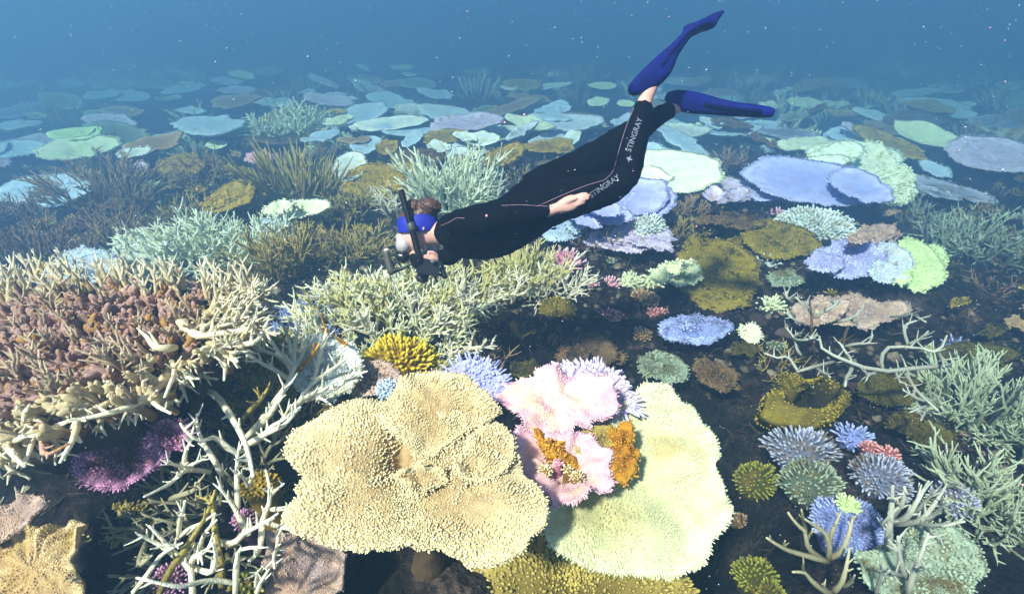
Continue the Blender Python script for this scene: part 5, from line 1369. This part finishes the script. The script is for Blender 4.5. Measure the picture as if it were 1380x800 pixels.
# bare body under and beyond the suit: head, neck, hands, ankles, feet
HEAD = [ball(564, 305, 25.3, 25.5, .074), ball(557, 321, 16, 19, .06), ball(548, 330, 9, 8, .05), loft([(572, 315, 17, .055), (588, 314, 16, .055), (604, 313, 17, .06)], 8)]
FACE = [ball(546, 340, 4, 6, .014), ball(557, 341, 8, 5, .026), ball(565, 340, 6, 5, .04), ball(571, 308, 4, 7, .086)]      # nose, lips, jaw, ears
def hand(path, palm, fingers, thumb):
    return [loft(path, 8, 12), loft(palm, 10, 14)] + [loft(f, 10, 10) for f in fingers] + [loft(thumb, 9, 10)]
HAND1 = hand([(728, 285, 8, .030, -.173), (740, 284, 7.5, .028, -.17), (750, 281, 7, .024, -.17), (758, 278.5, 8, .022, -.17)],
             [(755, 279, 8, .022, -.17), (763, 276, 9.6, .019, -.172), (770, 273, 9.8, .017, -.175), (775, 271, 8.8, .014, -.178)],
             [[(771, 267.5, 2.9, .0095, -.178), (779, 263.8, 2.7, .009, -.182), (786, 261.6, 2.4, .0085, -.182), (790.5, 261.2, 2.0, .007, -.178)],
              [(773, 270.5, 3.0, .0097, -.18), (781, 266.8, 2.8, .0092, -.187), (788.5, 264.2, 2.5, .0087, -.187), (794, 263.6, 2.0, .007, -.182)],
              [(774.5, 273.8, 2.9, .0095, -.18), (782, 270.6, 2.7, .009, -.187), (788.5, 268.2, 2.4, .0085, -.187), (793, 267.5, 1.9, .007, -.183)],
              [(774, 277, 2.6, .0088, -.178), (780, 275, 2.4, .0083, -.183), (785, 273.4, 2.1, .0077, -.183), (788, 273, 1.7, .0062, -.18)]],
             [(760, 274, 4.2, .013, -.18), (766, 270.6, 3.6, .0115, -.19), (771, 268.6, 3.1, .0100, -.195), (776.5, 267.4, 2.3, .0078, -.196)])
HAND2 = hand([(600, 347, 8, .03, -.01), (592, 348, 7, .026, -.03), (588, 349, 7.5, .022, -.04)],
             [(589, 349, 7.5, .020, -.04), (583, 350, 8.5, .018, -.06), (578, 351, 8, .015, -.07)],
             [[(579, 346, 2.6, .009, -.07), (572, 345.5, 2.5, .0085, -.085), (567, 348, 2.3, .008, -.085)],
              [(577.5, 349, 2.7, .009, -.075), (570, 349.5, 2.5, .0085, -.09), (565, 352, 2.3, .008, -.09)],
              [(577.5, 352.4, 2.6, .009, -.075), (570.5, 353.5, 2.4, .0085, -.09), (566, 356, 2.2, .008, -.09)],
              [(579, 355.5, 2.4, .0085, -.07), (573, 357.5, 2.2, .008, -.083), (569, 359.5, 2.0, .007, -.083)]],
             [(588, 344, 3.2, .011, -.055), (583, 340.5, 2.9, .010, -.07), (577, 340, 2.5, .009, -.08)])
FOOT1 = [loft([(862, 164, 12, .038, -.09), (868, 140, 9.5, .034, -.08), (872, 127, 9.5, .033, -.08), (874, 116, 13, .036, -.08)], 12), loft([(860, 120, 8, .034, -.08), (876, 106, 11, .040, -.08), (892, 88, 9, .044, -.08), (904, 72, 5, .04, -.08)], 12)]
FOOT2 = [loft([(884, 159, 11, .038, .14), (905, 147, 10, .033, .14), (918, 140, 10, .034, .14)], 10), loft([(908, 131, 8, .034, .14), (925, 139, 10, .038, .14), (948, 143, 8, .042, .14), (966, 146, 5, .04, .14)], 12)]
inner = [loft(x, grow=g) for x in (TORSO, THIGH1, SHIN1, THIGH2, SHIN2, ARM1, ARM2)]
body = fused('body', HEAD + FACE + HAND1 + HAND2 + FOOT1 + FOOT2 + inner, .0042, 4, .32)
body.transform(Matrix.Translation(Vector(-loc)))
obj('body', body, plain('skin', (196, 148, 136), .55, .35, noise=.12, nscale=25, bump=.25, bscale=140), root)

def local(geo):
    v, q, t, a = geo
    return v - loc, q, t, a
# hair: bun and loose knot, thin locks
rngd = np.random.default_rng(3)
hair_geo = [ball(579, 279, 16, 12.5, .058, d=-.03, tilt=-.15), ball(557, 279, 10.5, 11.5, .05, d=-.03), ball(564, 299.5, 26.2, 23.8, .078)]
hm_ = fused('hair', hair_geo, .006, 3)
co_ = np.empty(len(hm_.vertices) * 3); hm_.vertices.foreach_get('co', co_); co_ = co_.reshape(-1, 3)
nn = np.empty(len(hm_.vertices) * 3); hm_.vertices.foreach_get('normal', nn); nn = nn.reshape(-1, 3)
co_ = co_ + nn * (.010 * vn(co_[:, 0:1] * 60 + co_[:, 2:3] * 130, co_[:, 1:2] * 60, 4) + .006 * vn(co_[:, 0:1] * 240, co_[:, 2:3] * 70, 8))
hm_.vertices.foreach_set('co', (co_ - loc).ravel().astype(np.float32)); hm_.update()
hair = obj('hair', hm_, plain('hair', (74, 50, 38), .5, .4, noise=.5, nscale=90), root)
lk = []
for i in range(70):
    c, w = ((578, 280), (15, 11)) if i % 2 else ((558, 281), (10, 11))
    a0 = rngd.uniform(.2, 2.9); p = []
    for k in range(6):
        a = a0 + k * rngd.uniform(.08, .2)
        p.append(dp(c[0] + w[0] * 1.08 * math.cos(a), c[1] - w[1] * 1.1 * math.sin(a), -.05 * rngd.random() + .02))
    lk.append(p)
v, q, t, a = tubes(np.array(lk), np.full((70, 6), .0022), np.zeros((70, 6)), 4)
obj('hair_strands', mesh_np('hair_strands', v - loc, q, t), MATS['hair'], root)['kind'] = 'stuff'
# blue hood band round the head
hv_, hq, ht, _ = ball(564, 304, 26.6, 26.8, .081, ns=130)
c0 = dp(563, 305); f0 = unit(c0 - CAM); r0 = unit(np.cross(f0, np.array([0, 0, 1.0]))); u0 = np.cross(r0, f0)
vv_ = -((hv_ - c0) @ u0) / PXM + 305; uu_ = ((hv_ - c0) @ r0) / PXM + 563
keepv = (vv_ > 290 + (uu_ - 563) * -.06) & (vv_ < 312.5 - np.abs(uu_ - 570) * .03)
kq = [f for f in hq if keepv[f].all()]
bmesh_ = mesh_np('hood_band', hv_ - loc, np.array(kq))
ob = obj('hood_band', bmesh_, plain('blue_fabric', (26, 36, 150), .6, .3, noise=.25, nscale=30, bump=.3), root)
md = ob.modifiers.new('s', 'SOLIDIFY'); md.thickness = .006; md.offset = 1
# mask with pale silicone skirt
mk = fused('skirt', [ball(545, 330, 12, 13, .066), ball(541, 320, 8, 7, .05)], .005, 3); mk.transform(Matrix.Translation(Vector(-loc)))
mo = obj('dive_mask', mk, plain('clear_silicone', (166, 158, 158), .3, .5), root)
lensv = loft([(539, 345, 9, .055), (547, 346.5, 9.5, .058)], 4, 18)
obj('mask_glass', mesh_np('mask_glass', lensv[0] - loc, lensv[1], lensv[2]), plain('mask_frame', (28, 28, 32), .25, .5), mo)
# snorkel
rub = plain('black_rubber', (6, 9, 11), .6, .15)
sn = local(loft([(566, 350, 4.2, .0155, -.10), (563, 338, 4.2, .0155, -.105), (556, 312, 4.1, .0155, -.108), (548, 284, 4.0, .015, -.108), (541, 258, 3.9, .0148, -.10)], 18, 14))
sno = obj('snorkel', mesh_np('snorkel', sn[0], sn[1], sn[2]), rub, root)
mp = local(loft([(566, 349, 5, .02, -.10), (563, 355, 7, .024, -.08), (558, 350, 6, .02, -.05), (556, 345, 5, .016, -.02)], 10, 12))
obj('mouthpiece', mesh_np('mouthpiece', mp[0], mp[1], mp[2]), rub, sno)
cl = local(loft([(555.5, 309, 5.6, .021, -.108), (553.5, 302, 5.6, .021, -.108)], 4, 14))
obj('clip', mesh_np('clip', cl[0], cl[1], cl[2]), plain('clip_plastic', (60, 66, 70), .4), sno)
# fins
finm = plain('fin_rubber', (4, 12, 88), .8, .12, noise=.35, nscale=14, bump=.3, bscale=60)
for pts in ([(853, 121, 8, .044, -.08), (864, 114, 12, .050, -.08), (878, 104, 15, .056, -.08), (892, 90, 14, .060, -.08), (902, 76, 9.5, .068, -.07), (914, 61, 7, .08, -.06), (927, 46, 6, .092, -.05), (938, 38, 6.5, .100, -.04), (944, 36, 7, .104, -.03), (950, 32.5, 6, .102, -.02), (956, 28.5, 3.2, .095, -.01)],
            [(902, 131, 8.5, .044, .14), (912, 134, 13, .050, .14), (930, 138, 14.5, .056, .14), (950, 141, 13, .062, .14), (970, 144.5, 11, .072, .13), (992, 147.5, 9.5, .085, .12), (1012, 149, 8.8, .096, .11), (1026, 150.5, 8, .102, .10), (1031, 151, 6.5, .100, .10)]):
    fv, fq, ft, _ = local(loft(pts, 34, 28, box=.62))
    fo = obj('swim_fin', mesh_np('swim_fin', fv, fq, ft), finm, root)
    rp = np.array(pts)
    for sgn in (-1, 1):
        rail = [(p[0], p[1], 2.6, .008, p[4] + sgn * p[3] * .92) for p in pts[3:-1]]
        rv, rq, rt_, _ = local(loft(rail, 16, 8))
        obj('fin_rail', mesh_np('fin_rail', rv, rq, rt_), plain('fin_rail', (4, 7, 52), .9, .05), fo)
# seams and lettering pressed on the suit
bvh = BVHTree.FromPolygons([Vector(v_.co) + Vector(loc) for v_ in suit.vertices], [list(p.vertices) for p in suit.polygons])
def on_suit(u, v, lift=.002):
    d = unit(ray(np.array(float(u)), np.array(float(v))))
    h = bvh.ray_cast(Vector(CAM), Vector(d))
    if h[0] is None: return None
    return np.array(h[0]) - d * lift
suit_o = [c for c in root.children if c.name.startswith('wetsuit')][0]
def seam(pts, r=.0011):
    p = [on_suit(u, v) for u, v in catmull(pts, 40)]
    p = np.array([x for x in p if x is not None])
    v, q, t, a = tubes(p[None], np.full((1, len(p)), r), np.zeros((1, len(p))), 6)
    obj('seam', mesh_np('seam', v - loc, q, t), plain('seam_thread', (150, 118, 132), .6), suit_o)
seam([(594, 304), (604, 300), (615, 294), (626, 294)])
seam([(676, 277), (700, 276), (720, 277), (738, 278)])
seam([(724, 278), (760, 262), (790, 250), (814, 243)])
seam([(814, 243), (824, 234), (829, 222), (836, 196), (845, 168), (854, 146)])
def lettering(text, a, b, hpx, name='lettering'):
    cu = bpy.data.curves.new('txt', 'FONT'); cu.body = text; cu.size = 1; cu.extrude = 0; cu.offset = .012; cu.space_character = 1.02
    o = bpy.data.objects.new('txt', cu); COL.objects.link(o)
    dg = bpy.context.evaluated_depsgraph_get()
    me = bpy.data.meshes.new_from_object(o.evaluated_get(dg)); bpy.data.objects.remove(o)
    bm = bmesh.new(); bm.from_mesh(me)
    bmesh.ops.triangulate(bm, faces=bm.faces)
    bmesh.ops.subdivide_edges(bm, edges=[e for e in bm.edges if e.calc_length() > .25], cuts=2)
    xs = [v.co.x for v in bm.verts]; x0, x1 = min(xs), max(xs)
    a, b = np.array(a, float), np.array(b, float); ax = b - a; up2 = np.array([ax[1], -ax[0]]) / np.linalg.norm(ax)
    ok = True
    for v in bm.verts:
        px = a + ax * (v.co.x - x0) / (x1 - x0) + up2 * hpx * v.co.y / .72
        w = on_suit(px[0], px[1], .0016)
        if w is None: w = dp(px[0], px[1], -.2)
        v.co = Vector(w - loc)
    bm.to_mesh(me); bm.free()
    obj(name, me, plain('print_grey', (92, 97, 112), .6), suit_o)
lettering('STINGRAY', (850, 205), (866, 160), 7.6)
lettering('STINGRAY', (797, 267), (836, 240), 7.4)
def ray_logo(c, r, ang):
    pts = [(-1, -.2), (-.3, .35), (0, .9), (.3, .35), (1, -.2), (.35, -.15), (.1, -.9), (-.1, -.9), (-.35, -.15)]
    ca, sa = math.cos(ang), math.sin(ang)
    vs = [on_suit(c[0] + r * (x * ca - y * sa), c[1] - r * (x * sa + y * ca), .0016) for x, y in pts] + [on_suit(c[0], c[1], .002)]
    if any(x is None for x in vs): return
    n = len(pts); f = [(i, (i + 1) % n, n) for i in range(n)]
    obj('ray_emblem', mesh_np('ray_emblem', np.array(vs) - loc, None, np.array(f), smooth=False), MATS['print_grey'], suit_o)
ray_logo((848, 214), 5, 1.2)

# ------------------------------------------------------------------ underwater camera in the right hand
root = thing('underwater_camera', 'black underwater camera with a side light, held in the snorkeller hands below the face', 'camera', dp(578, 358, -.06))
cl_ = np.array(root.location)
blk = plain('camera_black', (14, 15, 18), .4, .45, noise=.3, nscale=30)
def slab(name, u, v, wu, hv__, dd, d, ang=0, mat=None, parent=None, bev=.004):
    c = dp(u, v, d); f = unit(c - CAM); r = unit(np.cross(f, np.array([0, 0, 1.0]))); up_ = np.cross(r, f)
    ca, sa = math.cos(ang), math.sin(ang)
    r, up_ = r * ca + up_ * sa, up_ * ca - r * sa
    bm = bmesh.new(); bmesh.ops.create_cube(bm, size=1)
    for w in bm.verts:
        w.co = Vector(c - cl_ + r * w.co.x * wu * 2 * PXM + up_ * w.co.y * hv__ * 2 * PXM + f * w.co.z * dd)
    bmesh.ops.bevel(bm, geom=list(bm.edges), offset=bev, segments=2, affect='EDGES')
    me = bpy.data.meshes.new(name); bm.to_mesh(me); bm.free()
    return obj(name, me, mat or blk, parent or root)
def rod(name, pts, mat=None, parent=None, ns=14):
    v, q, t, a = loft(pts, 10, ns)
    return obj(name, mesh_np(name, v - cl_, q, t), mat or blk, parent or root)
hs = slab('housing', 578, 360, 15, 10, .085, -.05, ang=-.35)
slab('viewfinder', 574, 350, 6, 4, .05, -.05, ang=-.35)
rod('lens_port', [(572, 366, 8, .03, .02), (569, 374, 8.5, .032, .02)])
rod('lens_ring', [(569, 374, 9, .034, .02), (568.4, 376, 9, .034, .02)], plain('lens_ring', (40, 42, 46), .3))
rod('handle', [(590, 352, 3.5, .014, -.06), (597, 366, 3.5, .014, -.06), (600, 374, 3.2, .013, -.06)])
slab('tray', 588, 368, 12, 2.2, .04, -.05, ang=-.5)
rod('dial', [(583, 353, 3.4, .013, -.11), (584, 351, 3.4, .013, -.11)], plain('dial', (92, 92, 96), .3))
rod('cable_arm', [(558, 352, 5, .018, -.06), (566, 356, 5.5, .018, -.06)])
rod('light_arm', [(560, 354, 2.2, .008, -.06), (550, 357, 1.6, .006, -.06), (541, 362, 2.4, .009, -.06), (527, 365, 4.4, .016, -.06)])
lt = rod('video_light', [(528, 367, 5.2, .02, -.06), (525, 358, 5, .019, -.06), (522, 346, 4.8, .018, -.06), (521, 339, 4.7, .018, -.06)], plain('light_grey', (70, 66, 58), .4))
rod('light_lens', [(521, 338.4, 4.0, .015, -.06), (520.8, 337, 4.0, .015, -.06)], plain('light_lens', (190, 186, 176), .2), lt)
rod('shutter_lever', [(586, 372, 1.8, .007, -.06), (589, 380, 1.6, .006, -.06)])

# ------------------------------------------------------------------ fish and drifting specks
def fish(label, u, v, d, ln, key, ang=0):
    c = at_d(np.array(float(u)), np.array(float(v)), d)
    root = thing('fish', label, 'fish', c)
    t = np.linspace(0, 1, 12); prof = np.sin(np.pi * t ** .75) ** .8 * .2 + .012
    P = np.stack([(t - .5) * ln, t * 0, t * 0], 1)
    a = np.arange(12) * 2 * np.pi / 12
    ring = P[:, None] + np.stack([a * 0, np.cos(a) * .4, np.sin(a)], 1)[None] * (prof * ln)[:, None, None]
    V = np.concatenate([ring.reshape(-1, 3), P[:1], P[-1:]])
    k = np.arange(11)[:, None]; j = np.arange(12)[None]; j2 = (j + 1) % 12
    Q = np.stack([k * 12 + j, k * 12 + j2, (k + 1) * 12 + j2, (k + 1) * 12 + j], -1).reshape(-1, 4)
    jj = np.arange(12); jn = (jj + 1) % 12
    T = np.concatenate([np.stack([jj, np.full(12, 144), jn], 1), np.stack([132 + jj, 132 + jn, np.full(12, 145)], 1)])
    m = plain('fish_' + label[:6], key, .35, .5)
    obj('body', mesh_np('body', V, Q, T), m, root)
    x = ln * .5
    tv = np.array([(x - .02 * ln, .006 * ln, 0), (x + .22 * ln, .004 * ln, .16 * ln), (x + .14 * ln, .004 * ln, 0), (x + .22 * ln, .004 * ln, -.16 * ln)])
    tv = np.concatenate([tv, tv * np.array([1, -1, 1])])
    obj('tail', mesh_np('tail', tv, np.array([(0, 1, 2, 3), (7, 6, 5, 4), (0, 4, 5, 1), (3, 7, 4, 0), (1, 5, 6, 2), (2, 6, 7, 3)]), None, smooth=False), m, root)
    fv = np.array([(-.1 * ln, .004 * ln, .19 * ln), (.05 * ln, .004 * ln, .28 * ln), (.3 * ln, .004 * ln, .14 * ln), (.25 * ln, .004 * ln, .08 * ln)]); fv = np.concatenate([fv, fv * np.array([1, -1, 1])])
    obj('dorsal_fin', mesh_np('dorsal_fin', fv, np.array([(0, 1, 2, 3), (7, 6, 5, 4), (0, 4, 5, 1), (1, 5, 6, 2), (2, 6, 7, 3), (3, 7, 4, 0)]), None, smooth=False), m, root)
    root.rotation_euler = (0, 0, ang)
    return root
fish('tiny dark blue reef fish over the sky blue table under the diver wrist', 747, 308, 3.1, .045, (24, 44, 96), .2)

def specks(name, label, n, rpx, seed, col, dmin, dmax):
    r = np.random.default_rng(seed)
    u, v = r.uniform(-60, 1440, n), r.uniform(-40, 840, n)
    d = dmin * (dmax / dmin) ** r.random(n)
    P = at_d(u, v, d)
    ok = (P[:, 2] > ground(P[:, 0], P[:, 1]) + .25) & (P[:, 2] < 2.6)
    P, d = P[ok], d[ok]
    rad = rpx * d / FPX * np.clip(r.lognormal(-.25, .5, len(d)), .3, 2.6)
    o = np.array([(1, 0, 0), (-1, 0, 0), (0, 1, 0), (0, -1, 0), (0, 0, 1), (0, 0, -1)], float)
    f = np.array([(0, 2, 4), (2, 1, 4), (1, 3, 4), (3, 0, 4), (2, 0, 5), (1, 2, 5), (3, 1, 5), (0, 3, 5)])
    V = P[:, None] + o[None] * (rad[:, None] * r.uniform(.7, 1.2, (len(rad), 6)))[..., None]
    T = (f[None] + (np.arange(len(P)) * 6)[:, None, None]).reshape(-1, 3)
    ob = obj(name, mesh_np(name, V, None, T), plain('speck_' + name, col, .8, .2))
    ob['kind'] = 'stuff'; ob['label'] = label
specks('drifting_particles', 'white specks of plankton drifting in the water', 2300, .55, 1, (200, 208, 210), .9, 5)
specks('pinkish_particles', 'larger pinkish specks drifting in the water', 45, 1.5, 4, (225, 150, 160), 1.0, 3)
print('script seconds', round(time.time() - T0, 1))
